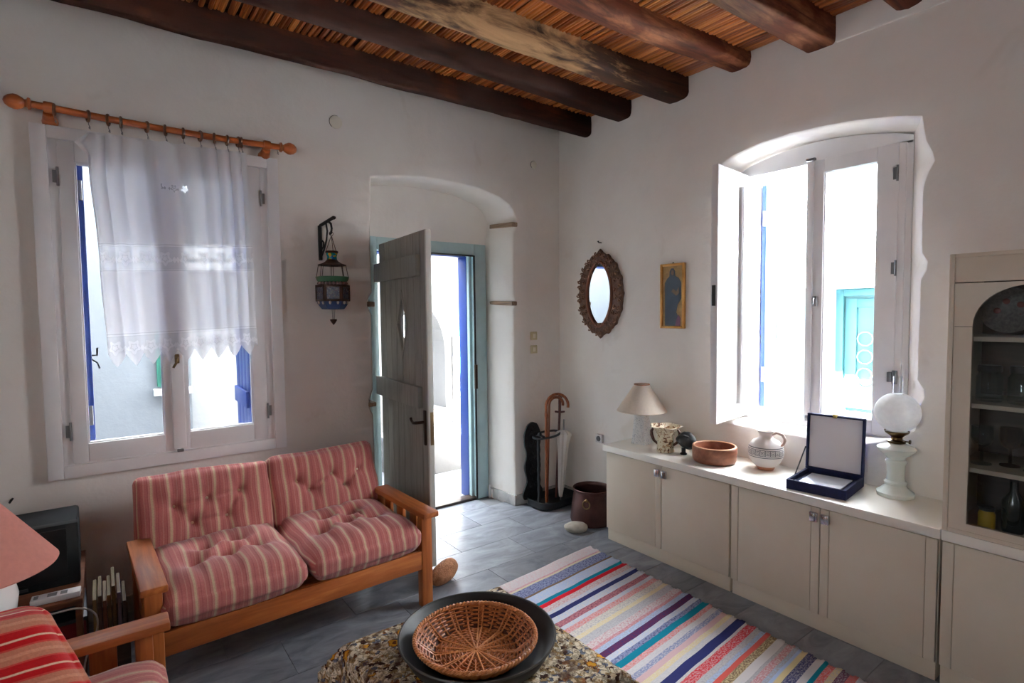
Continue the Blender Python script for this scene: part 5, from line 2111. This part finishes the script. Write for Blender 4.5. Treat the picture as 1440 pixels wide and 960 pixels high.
# ------------------------------------------------------------------ wall pieces
CREAMP = M_simple('yellowed_plastic', S(206, 196, 158), .5)
for k, (z, lb) in enumerate(((1.363, 'upper yellowed light switch between doorway and corner'), (1.253, 'lower yellowed light switch between doorway and corner'))):
    t = thing('light_switch', lb, 'switch', (2.827, YW - .002, z), 0, 'pair of wall switches')
    b = MB()
    b.box((0, -.004, 0), (.066, .012, .066), bevel=.004)
    b.done('plate', CREAMP, t)
    b = MB()
    b.box((0, -.012, 0), (.026, .008, .036), Matrix.Rotation(R(6), 3, 'X'), .002)
    b.done('rocker', M_simple('pale_rocker', S(224, 218, 196), .4), t)
for k, (x, z, r, lb) in enumerate(((1.238, 2.763, .040, 'round white junction cover high on wall between window and doorway'), (2.843, 2.739, .030, 'small round wall cap high above the two switches'))):
    t = thing('junction_cover', lb, 'wall cap', (x, YW - .001, z))
    b = MB()
    b.lathe([(r, 0), (r, .006), (r * .85, .010), (0, .011)], 28, rot=Matrix.Rotation(R(90), 3, 'X'))
    b.done('cap', M_simple('cream_cap', S(232, 226, 210), .8), t)
    b = MB()
    b.tube([(r * 1.03 * math.cos(a * .16 + 1.3), -.003, r * 1.03 * math.sin(a * .16 + 1.3)) for a in range(18)], .002, 5)
    b.done('gap_line', DARKGAP, t)
t = thing('wall_socket', 'white wall socket low on the wall beside the cabinet end', 'socket', (XW - .002, 3.017, .56))
b = MB()
b.box((-.012, 0, 0), (.026, .066, .066), bevel=.005)
b.done('plate', M_simple('white_plastic', S(206, 204, 204), .4), t)
b = MB()
b.lathe([(.022, 0), (.020, .004), (0, .004)], 20, (-.025, 0, 0), Matrix.Rotation(R(-90), 3, 'Y'))
b.done('outlet', M_simple('grey_plastic', S(90, 90, 92), .5), t)
t = thing('wall_nail', 'bent dark nail in the wall above the oval mirror', 'nail', (XW, 3.005, 2.085))
b = MB()
b.tube([(.01, 0, 0), (-.03, 0, 0), (-.034, 0, .012)], .004, 6)
b.tube([(-.026, .018, .012), (-.028, 0, -.004), (-.028, -.014, 0)], .003, 6)
b.done('shank', IRON, t)
t = thing('wall_hook', 'small dark hook in the wall left above the television', 'hook', (-.372, YW, .69))
b = MB()
b.tube([(0, .01, 0), (0, -.05, 0), (.012, -.06, .02)], .005, 6)
b.done('shank', IRON, t)

# carved oval mirror
CARVE = M_simple('carved_brown_wood', S(112, 76, 54), .55, 0, S(62, 38, 26), 40, bump=.5)
CARVE_L = M_simple('carved_wood_ridge', S(140, 100, 74), .5, 0, S(96, 62, 44), 30)
t = thing('oval_mirror', 'oval mirror in a carved brown wooden frame in the corner', 'mirror', (XW - .008, 3.003, 1.688))
A_, B_ = .232, .318


def ell(k, n, s=1.0, x=0.0, inn=False):
    a = 2 * PI * k / n
    if inn:
        py = .118 * s * math.cos(a)
        pz = .212 * s * math.sin(a) * (1 + .06 * abs(math.sin(a)) ** 6)
    else:
        lobe = 1 + .016 * math.cos(16 * a) + .010 * math.cos(32 * a)
        tip = .075 * math.exp(-((a - PI / 2) / .16) ** 2) + .05 * math.exp(-((a - 1.5 * PI) / .14) ** 2)
        py = A_ * s * lobe * math.cos(a)
        pz = B_ * s * (lobe + tip) * math.sin(a)
    return (x, py, pz)


b = MB()
n = 192
b.loft([[ell(k, n, 1.12, -.0, True) for k in range(n)], [ell(k, n, 1.12, -.02, True) for k in range(n)], [ell(k, n, .80, -.026) for k in range(n)], [ell(k, n, .97, -.020) for k in range(n)], [ell(k, n, 1.0, -.008) for k in range(n)], [ell(k, n, .98, .006) for k in range(n)]])
b.done('carved_frame', CARVE, t)
b = MB()
b.tube([ell(k, 96, 1.10, -.026, True) for k in range(96)], .011, 8, closed=True)
lab(b.done('inner_moulding', M_wood('smooth_red_wood', S(92, 52, 34), S(126, 74, 50), S(150, 96, 68), axis=2), t), 'smooth reddish inner moulding')
b = MB()
rng = random.Random(3)
for ringi, (s, cnt, rr) in enumerate(((.915, 34, .021), (.745, 24, .021))):
    for k in range(cnt):
        a = 2 * PI * (k + .5 * ringi) / cnt
        e = Vector(ell(a / (2 * PI) * 1000, 1000, s, -.03))
        sgn = 1 if k % 2 else -1
        th0 = a + rng.uniform(-.5, .5)
        pts = []
        for q in range(12):
            ra = rr * (1 - q / 14)
            th = th0 + sgn * q * .62
            pts.append((e.x - .004 * math.sin(q), e.y + ra * math.cos(th), e.z + ra * math.sin(th)))
        b.tube(pts, [.0062 - .0003 * q for q in range(12)], 5)
        b.ball((e.x - .004, e.y, e.z), .007, (1, 1, 1), 6, 5)
o = b.done('carved_scrolls', CARVE_L, t)
o['kind'] = 'stuff'
b = MB()
b.loft([[ell(k, 64, 1.05, -.012, True) for k in range(64)]])
b.bm.faces.new([v for v in b.bm.verts])
o = b.done('mirror_glass', M_simple('silvered_glass', (.95, .97, .97, 1), .01, 1), t, smooth=False)
o.rotation_euler = (0, 0, R(3.2))

# icon picture in a gilt frame
GILT = M_simple('gilt_frame', S(206, 152, 80), .38, .35, S(176, 122, 58), 14)
t = thing('framed_icon', 'narrow gilt-framed painting of a dark blue robed figure on gold', 'picture', (XW - .004, 2.333, 1.654))
b = MB()
rframe(b, -.098, .098, -.219, .219, .018, .018, .018, .018, -.022, .0, 'y', .004)
b.done('frame', GILT, t)
b = MB()
b.span((-.010, -.085, -.206), (-.004, .085, .206))
b.done('panel', M_simple('gold_ground', S(180, 150, 92), .45, 0, S(140, 108, 66), 24), t)
ROBE = M_simple('blue_robe_paint', S(56, 68, 84), .5, 0, S(44, 54, 70), 14)
b = MB()
fig = [(-.055, -.20), (-.065, -.16), (-.055, -.06), (-.060, .0), (-.056, .08), (-.035, .115), (-.018, .135), (-.016, .165), (-.006, .185), (.012, .185), (.024, .165), (.022, .135), (.044, .118), (.058, .09), (.060, 0), (.062, -.20)]
fig = [(-x * .98, z) for x, z in fig]
fig2 = [(-.062, -.205), (-.02, -.205), (.062, -.205), (.064, .09), (.046, .118), (.026, .135), (.026, .165), (.014, .186), (-.006, .186), (-.018, .166), (-.020, .136), (-.05, .118), (-.066, .09), (-.068, -.02), (-.040, -.06), (-.03, -.11), (-.055, -.16)]
b.prism(fig2, .001, Matrix.Translation((-.0112, 0, 0)) @ MYZ)
b.done('painted_robe', ROBE, t, smooth=False)
b = MB()
b.prism([(.014, .150), (.010, .172), (.0, .176), (-.008, .168), (-.008, .146), (.002, .138)], .001, Matrix.Translation((-.0118, 0, 0)) @ MYZ)
b.prism([(-.004, .05), (-.03, .03), (-.048, .06), (-.052, .02), (-.03, .0), (.01, .03)], .001, Matrix.Translation((-.0118, 0, 0)) @ MYZ)
o = b.done('painted_skin', M_simple('brown_flesh_paint', S(120, 92, 72), .5), t, smooth=False)
o['kind'] = 'stuff'
b = MB()
b.prism([(-.062, -.205), (-.02, -.205), (-.03, -.165), (-.048, -.125), (-.064, -.15)], .001, Matrix.Translation((-.0122, 0, 0)) @ MYZ)
b.done('painted_purple_cloth', M_simple('purple_paint', S(110, 70, 100), .5), t, smooth=False)
b = MB()
b.ball((-.006, 0, .222), .006, (1, 1, 1), 8, 6)
b.done('hanger', IRON, t)

# iron bracket and mosaic lantern
t = thing('lantern_bracket', 'black wrought iron wall bracket holding the mosaic lantern', 'bracket', (1.118, YW, 1.90))
b = MB()
b.box((0, -.006, .10), (.022, .014, .215), bevel=.003)
b.done('wall_plate', IRON, t)
b = MB()
b.tube([(0, -.01, .205), (.018, -.08, .222), (.034, -.165, .238)], .007, 6, flat=1.6)
b.tube([(.034, -.165, .238), (.036, -.17, .232)], .012, 6)
b.done('arm', IRON, t)
b = MB()
b.tube([(.004, -.01, .015), (.012, -.04, .055), (.018, -.07, .11), (.020, -.085, .165), (.018, -.07, .215)], .006, 6)
b.tube([(.022, -.095, .226), (.030, -.125, .205), (.031, -.135, .175), (.030, -.125, .15), (.029, -.115, .145)], .007, 6)
b.tube([(.004, -.014, .055), (.010, -.034, .075), (.012, -.040, .10), (.006, -.028, .112), (.004, -.016, .105)], .005, 6)
b.done('scroll', IRON, t)
LX, LY = 1.149, 3.366
t = thing('mosaic_lantern', 'hanging coloured mosaic glass lantern on a wall bracket beside the doorway', 'lantern', (LX, LY, 0))
BRASSD = M_simple('dark_lantern_brass', S(70, 50, 40), .45, .7)
b = MB()
b.tube([(.012 * math.cos(2 * PI * k / 16), 0, 2.046 + .012 * math.sin(2 * PI * k / 16)) for k in range(16)], .002, 5, closed=True)
for k in range(3):
    a = 2 * PI * k / 3 + .4
    b.tube([(0, 0, 2.034), (.038 * math.cos(a), .038 * math.sin(a), 1.934)], .002, 5)
o = b.done('chains', BRASSD, t)
o['kind'] = 'stuff'
b = MB()
b.lathe([(0, 1.940), (.036, 1.940), (.039, 1.934), (.034, 1.926)], 28)
b.done('cap_rim', BRASSD, t)
MOS = NT('coloured_cap_glass')
mv = MOS.new('ShaderNodeTexVoronoi')
mv.inputs['Scale'].default_value = 60
MOS.link(MOS.coords('Object'), mv.inputs['Vector'])
MOS.base(MOS.ramp(mv.outputs['Color'], [(.2, S(20, 140, 150)), (.45, S(40, 150, 90)), (.6, S(214, 180, 40)), (.8, S(30, 90, 160))], 'CONSTANT')).rough(.25)
b = MB()
b.lathe([(.034, 1.926), (.028, 1.906), (.030, 1.888)], 28)
b.done('coloured_collar', MOS.m, t)
b = MB()
b.lathe([(.030, 1.888), (.040, 1.876), (.060, 1.864), (.083, 1.856), (.083, 1.852), (.04, 1.866), (.0, 1.88)], 28)
b.done('roof', BRASSD, t)
for k in range(8):
    a = 2 * PI * (k + .5) / 8
    b = MB()
    b.tube([(.080 * math.cos(a), .080 * math.sin(a), 1.855), (.093 * math.cos(a), .093 * math.sin(a), 1.782)], .0022, 5)
    b.done('cage_wire', BRASSD, t)
b = MB()
b.lathe([(.090, 1.784), (.099, 1.782), (.092, 1.762), (.084, 1.752), (.080, 1.752), (.088, 1.766), (.090, 1.784)], 32)
b.done('green_band', M_simple('green_enamel', S(56, 104, 72), .35), t)
b = MB()
for k in range(24):
    a = 2 * PI * k / 24
    b.ball((.082 * math.cos(a), .082 * math.sin(a), 1.743), .009, (1, 1, 1), 6, 5)
o = b.done('bead_row', M_simple('pink_grey_beads', S(150, 120, 116), .35), t)
o['kind'] = 'stuff'
GLASSM = NT('mosaic_panel_glass')
mv = GLASSM.new('ShaderNodeTexVoronoi')
mv.inputs['Scale'].default_value = 130
GLASSM.link(GLASSM.coords('Object'), mv.inputs['Vector'])
GLASSM.base(GLASSM.ramp(mv.outputs['Color'], [(.2, S(74, 80, 94)), (.4, S(46, 54, 80)), (.55, S(96, 98, 102)), (.7, S(74, 62, 74)), (.85, S(106, 108, 112))], 'CONSTANT')).rough(.25)
for k in range(6):
    a = 2 * PI * (k + .2) / 6
    ca, sa = math.cos(a), math.sin(a)
    rot = Matrix.Rotation(a, 3, 'Z')
    b = MB()
    b.box((.083 * ca, .083 * sa, 1.683), (.006, .072, .076), rot)
    b.done('mosaic_panel', GLASSM.m, t)
    b = MB()
    for (dy, dz, w_, h_) in ((0, .043, .096, .014), (0, -.043, .096, .014), (-.043, 0, .013, .10), (.043, 0, .013, .10)):
        c = rot @ Vector((.083, dy, dz))
        b.box((c.x, c.y, c.z + 1.683), (.012, w_, h_), rot, .002)
    b.done('panel_frame', BRASSD, t)
b = MB()
b.lathe([(.0, 1.634), (.094, 1.634), (.092, 1.622), (.070, 1.592), (.064, 1.586), (0, 1.584)], 6, rot=Matrix.Rotation(R(42), 3, 'Z'))
b.done('blue_bowl', M_simple('blue_enamel', S(44, 66, 104), .35), t)
b = MB()
for k in range(12):
    a = 2 * PI * k / 12
    b.ball((.086 * math.cos(a), .086 * math.sin(a), 1.626), .012, (.7, .7, 1), 6, 5)
o = b.done('pale_beads', M_simple('cream_beads', S(190, 180, 166), .35), t)
o['kind'] = 'stuff'
b = MB()
for k in range(3):
    a = 2 * PI * k / 3
    b.tube([(.010 * math.cos(a), .010 * math.sin(a), 1.586), (.006 * math.cos(a), .006 * math.sin(a), 1.525)], .0012, 4)
b.lathe([(0, 1.526), (.020, 1.524), (.021, 1.518), (.012, 1.503), (0, 1.488)], 16)
b.done('drop_finial', BRASSD, t)

# ------------------------------------------------------------------ curtain rod and lace curtain
ROD = M_wood('orange_turned_wood', S(128, 62, 26), S(166, 86, 40), S(190, 108, 56), axis=0, scale=.8, rough=.35, bump=.05)
ROD_D = M_wood('dark_ring_wood', S(58, 32, 18), S(90, 52, 30), S(120, 74, 46), axis=0, rough=.35)
ry = 3.405


def rodz(x):
    return 2.538 - .010 * (x + .2) / 1.1 - .010 * math.sin(PI * (x + .2) / 1.1)


t = thing('curtain_rod', 'turned orange wooden curtain rod above the left window', 'curtain rod', (.33, YW, 2.53))
T0 = Vector((.33, YW, 2.53))
b = MB()
b.tube([Vector((x, ry, rodz(x))) - T0 for x in [-.22 + 1.10 * k / 24 for k in range(25)]], .0165, 14)
b.done('pole', ROD, t)
rotx = Matrix.Rotation(R(90), 3, 'Y')
for s, xe in ((-1, -.215), (1, .872)):
    b = MB()
    prof = [(.0165, 0), (.026, .004), (.028, .012), (.018, .018), (.017, .024), (.024, .032), (.033, .050), (.034, .062), (.028, .080), (.016, .094), (0, .100)]
    b.lathe(prof, 24, Vector((xe, ry, rodz(xe))) - T0, Matrix.Rotation(R(90 * s), 3, 'Y'))
    b.done('finial', ROD, t)
for xb in (-.155, .805):
    b = MB()
    z = rodz(xb)
    b.tube([Vector((xb, YW + .01, z - .045)) - T0, Vector((xb, YW - .03, z - .04)) - T0, Vector((xb, ry + .012, z - .022)) - T0], [.034, .028, .022], 14)
    b.lathe([(.024, -.018), (.026, -.012), (.026, .012), (.024, .018), (.018, .018), (.018, -.018), (.024, -.018)], 20, Vector((xb, ry, z)) - T0, rotx)
    b.done('bracket', ROD, t)
ringx = [-.135, -.008, .070, .121, .230, .310, .390, .469, .537, .599, .655, .672, .86]
b = MB()
b.tube([(0, .0235 * math.cos(2 * PI * k / 24), .0235 * math.sin(2 * PI * k / 24)) for k in range(24)], .0065, 8, closed=True)
rme = b.mesh('ring', ROD_D)
for k, x in enumerate(ringx[:-1]):
    o = link('ring', rme, t, Vector((x, ry, rodz(x) - .0055)) - T0)
    o.rotation_euler = (R(20 * k), 0, R(14 * math.sin(k * 2.1)))
b = MB()
b.tube([(0, 0, 0), (0, -.004, -.010), (.003, 0, -.018), (.002, .003, -.030)], .0018, 5)
b.tube([(0, -.004, -.028), (.006, -.004, -.020), (.006, -.004, -.034)], .0016, 5)
hme = b.mesh('hook', STEEL)
for x in ringx:
    link('hook', hme, t, Vector((x, ry, rodz(x) - (.034 if x < .8 else .012))) - T0)

LACE = NT('sheer_cotton')
at = LACE.new('ShaderNodeUVMap')
sp = LACE.n.new('ShaderNodeSeparateXYZ')
LACE.link(at.outputs[0], sp.inputs[0])
u_, v_ = sp.outputs[0], sp.outputs[1]      # u metres along the cloth, v metres above the hem


def step_in(val, a, c):
    return LACE.math('MULTIPLY', LACE.math('GREATER_THAN', val, a), LACE.math('LESS_THAN', val, c))


def rose(uc, vc, period, sc):
    """motif mask repeated along u"""
    fu = LACE.math('SUBTRACT', LACE.math('MULTIPLY', LACE.math('FRACT', LACE.math('DIVIDE', LACE.math('ADD', u_, uc), period)), period), period / 2)
    dv = LACE.math('SUBTRACT', v_, vc)
    cmbx = LACE.new('ShaderNodeCombineXYZ')
    LACE.link(fu, cmbx.inputs[0])
    LACE.link(dv, cmbx.inputs[1])
    ln = LACE.new('ShaderNodeVectorMath')
    ln.operation = 'LENGTH'
    LACE.link(cmbx.outputs[0], ln.inputs[0])
    ag = LACE.math('ARCTAN2', dv, fu)
    rr = LACE.math('MULTIPLY', ln.outputs['Value'], LACE.math('ADD', 1, LACE.math('MULTIPLY', LACE.math('SINE', LACE.math('MULTIPLY', ag, 5)), .22)))
    ring = LACE.math('LESS_THAN', LACE.math('ABSOLUTE', LACE.math('SUBTRACT', rr, .021 * sc)), .0065 * sc)
    core = LACE.math('LESS_THAN', rr, .010 * sc)
    au = LACE.math('ABSOLUTE', LACE.math('SUBTRACT', LACE.math('ABSOLUTE', fu), .043 * sc))
    av = LACE.math('ABSOLUTE', LACE.math('ADD', dv, .006 * sc))
    leaf = LACE.math('LESS_THAN', LACE.math('ADD', au, LACE.math('MULTIPLY', av, .7)), .0105 * sc)
    core = LACE.math('MAXIMUM', core, leaf)
    return LACE.math('MAXIMUM', ring, core)


band1 = step_in(v_, .488, .600)
band2 = LACE.math('LESS_THAN', v_, .150)
net = LACE.math('MAXIMUM', band1, band2)
m1 = LACE.math('MULTIPLY', band1, rose(.03, .544, .118, 1.15))
m2 = LACE.math('MULTIPLY', band2, rose(.005, .095, .104, 1.1))
mot = LACE.math('MAXIMUM', m1, m2)
rowa = LACE.math('LESS_THAN', LACE.math('ABSOLUTE', LACE.math('SUBTRACT', v_, .905)), .055)
m3 = LACE.math('MULTIPLY', LACE.math('MULTIPLY', rowa, step_in(u_, .40, .56)), rose(.02, .91, .075, .6))
lines = 0
for q in (.152, .164, .482, .603, .615):
    l = LACE.math('LESS_THAN', LACE.math('ABSOLUTE', LACE.math('SUBTRACT', v_, q)), .0022)
    lines = l if isinstance(lines, int) else LACE.math('MAXIMUM', lines, l)
hemb = LACE.math('MAXIMUM', step_in(v_, .150, .175), LACE.math('MAXIMUM', step_in(v_, .466, .488), step_in(v_, .600, .624)))
# share of light passing straight through the weave
alpha = LACE.math('SUBTRACT', .015, LACE.math('MULTIPLY', hemb, .012))
alpha = LACE.math('ADD', alpha, LACE.math('MULTIPLY', net, .20))
alpha = LACE.math('MULTIPLY', alpha, LACE.math('SUBTRACT', 1, LACE.math('MULTIPLY', mot, .92)))
alpha = LACE.math('ADD', alpha, LACE.math('MULTIPLY', lines, .25))
alpha = LACE.math('ADD', alpha, LACE.math('MULTIPLY', m3, .45))
dfs = LACE.new('ShaderNodeBsdfDiffuse')
dfs.inputs['Color'].default_value = S(238, 236, 236)
trl = LACE.new('ShaderNodeBsdfTranslucent')
trl.inputs['Color'].default_value = S(232, 230, 232)
mx1 = LACE.new('ShaderNodeMixShader')
mx1.inputs[0].default_value = .34
LACE.link(dfs.outputs[0], mx1.inputs[1])
LACE.link(trl.outputs[0], mx1.inputs[2])
trp = LACE.new('ShaderNodeBsdfTransparent')
mx2 = LACE.new('ShaderNodeMixShader')
LACE.link(alpha, mx2.inputs[0])
LACE.link(mx1.outputs[0], mx2.inputs[1])
LACE.link(trp.outputs[0], mx2.inputs[2])
LACE.link(mx2.outputs[0], LACE.out.inputs['Surface'])
LACE.n.remove(LACE.p)

b = MB()
bm = b.bm
uvl = bm.loops.layers.uv.new('UVMap')
NU, NV = 230, 120
CX0, CX1 = -.022, .692
TOP, HEM = 2.452, 1.298
fold_at = [(x - CX0) / (CX1 - CX0) for x in ringx[1:11]]
gridv = []
NT_ = 10                              # last rows form the teeth
for j in range(NV + 1):
    q = min(1.0, j / (NV - NT_))      # 0 top .. 1 hem line
    e = max(0, j - (NV - NT_)) / NT_
    rowv = []
    for i in range(NU + 1):
        p = i / NU
        cloth_u = p * .95
        tooth = abs(((p * .95 / .104) % 1) - .5) * 2
        hemz = HEM + .066 + .030 * p
        topz = TOP + .018 * p - .014 * min(1, min(abs(p - f) for f in fold_at) / .05)
        z = topz + (hemz - topz) * q - e * (.004 + .064 * (1 - tooth))
        qq = (q * (NV - NT_) + e * NT_) / NV
        amp = .016 * (1 - .45 * qq)
        ph = 2 * PI * (8.5 * p + .5 * math.sin(p * 7)) + .6 * math.sin(qq * 2 + p * 5)
        y = 3.395 + amp * math.sin(ph) + .010 * nz(p * 6, qq * 2.2, 3) + .006 * nz(p * 22, qq * 1.5, 8) * (.4 + qq) + .018 * qq
        x = CX0 + (CX1 - CX0) * p + .006 * math.sin(ph + 1.2) * (1 - qq * .5) + .045 * qq * (1 - .3 * p) + .010 * nz(p * 3, qq * 3, 6)
        if p < .06 and qq < .09:
            k = (1 - p / .06) * (1 - abs(qq - .05) / .045 if abs(qq - .05) < .045 else 0)
            x -= .05 * k
            y -= .02 * k
        y = min(y, 3.437)
        rowv.append((bm.verts.new((x, y, z)), cloth_u, z - HEM - .03 * p))
    gridv.append(rowv)
for j in range(NV):
    for i in range(NU):
        vs = [gridv[j][i], gridv[j][i + 1], gridv[j + 1][i + 1], gridv[j + 1][i]]
        f = bm.faces.new([w_[0] for w_ in vs])
        for lp, w_ in zip(f.loops, vs):
            lp[uvl].uv = (w_[1], w_[2])
o = b.done('lace_curtain', LACE.m, angle=180)
tag(o, 'white sheer curtain with rose lace bands and zigzag hem at left window', 'curtain')
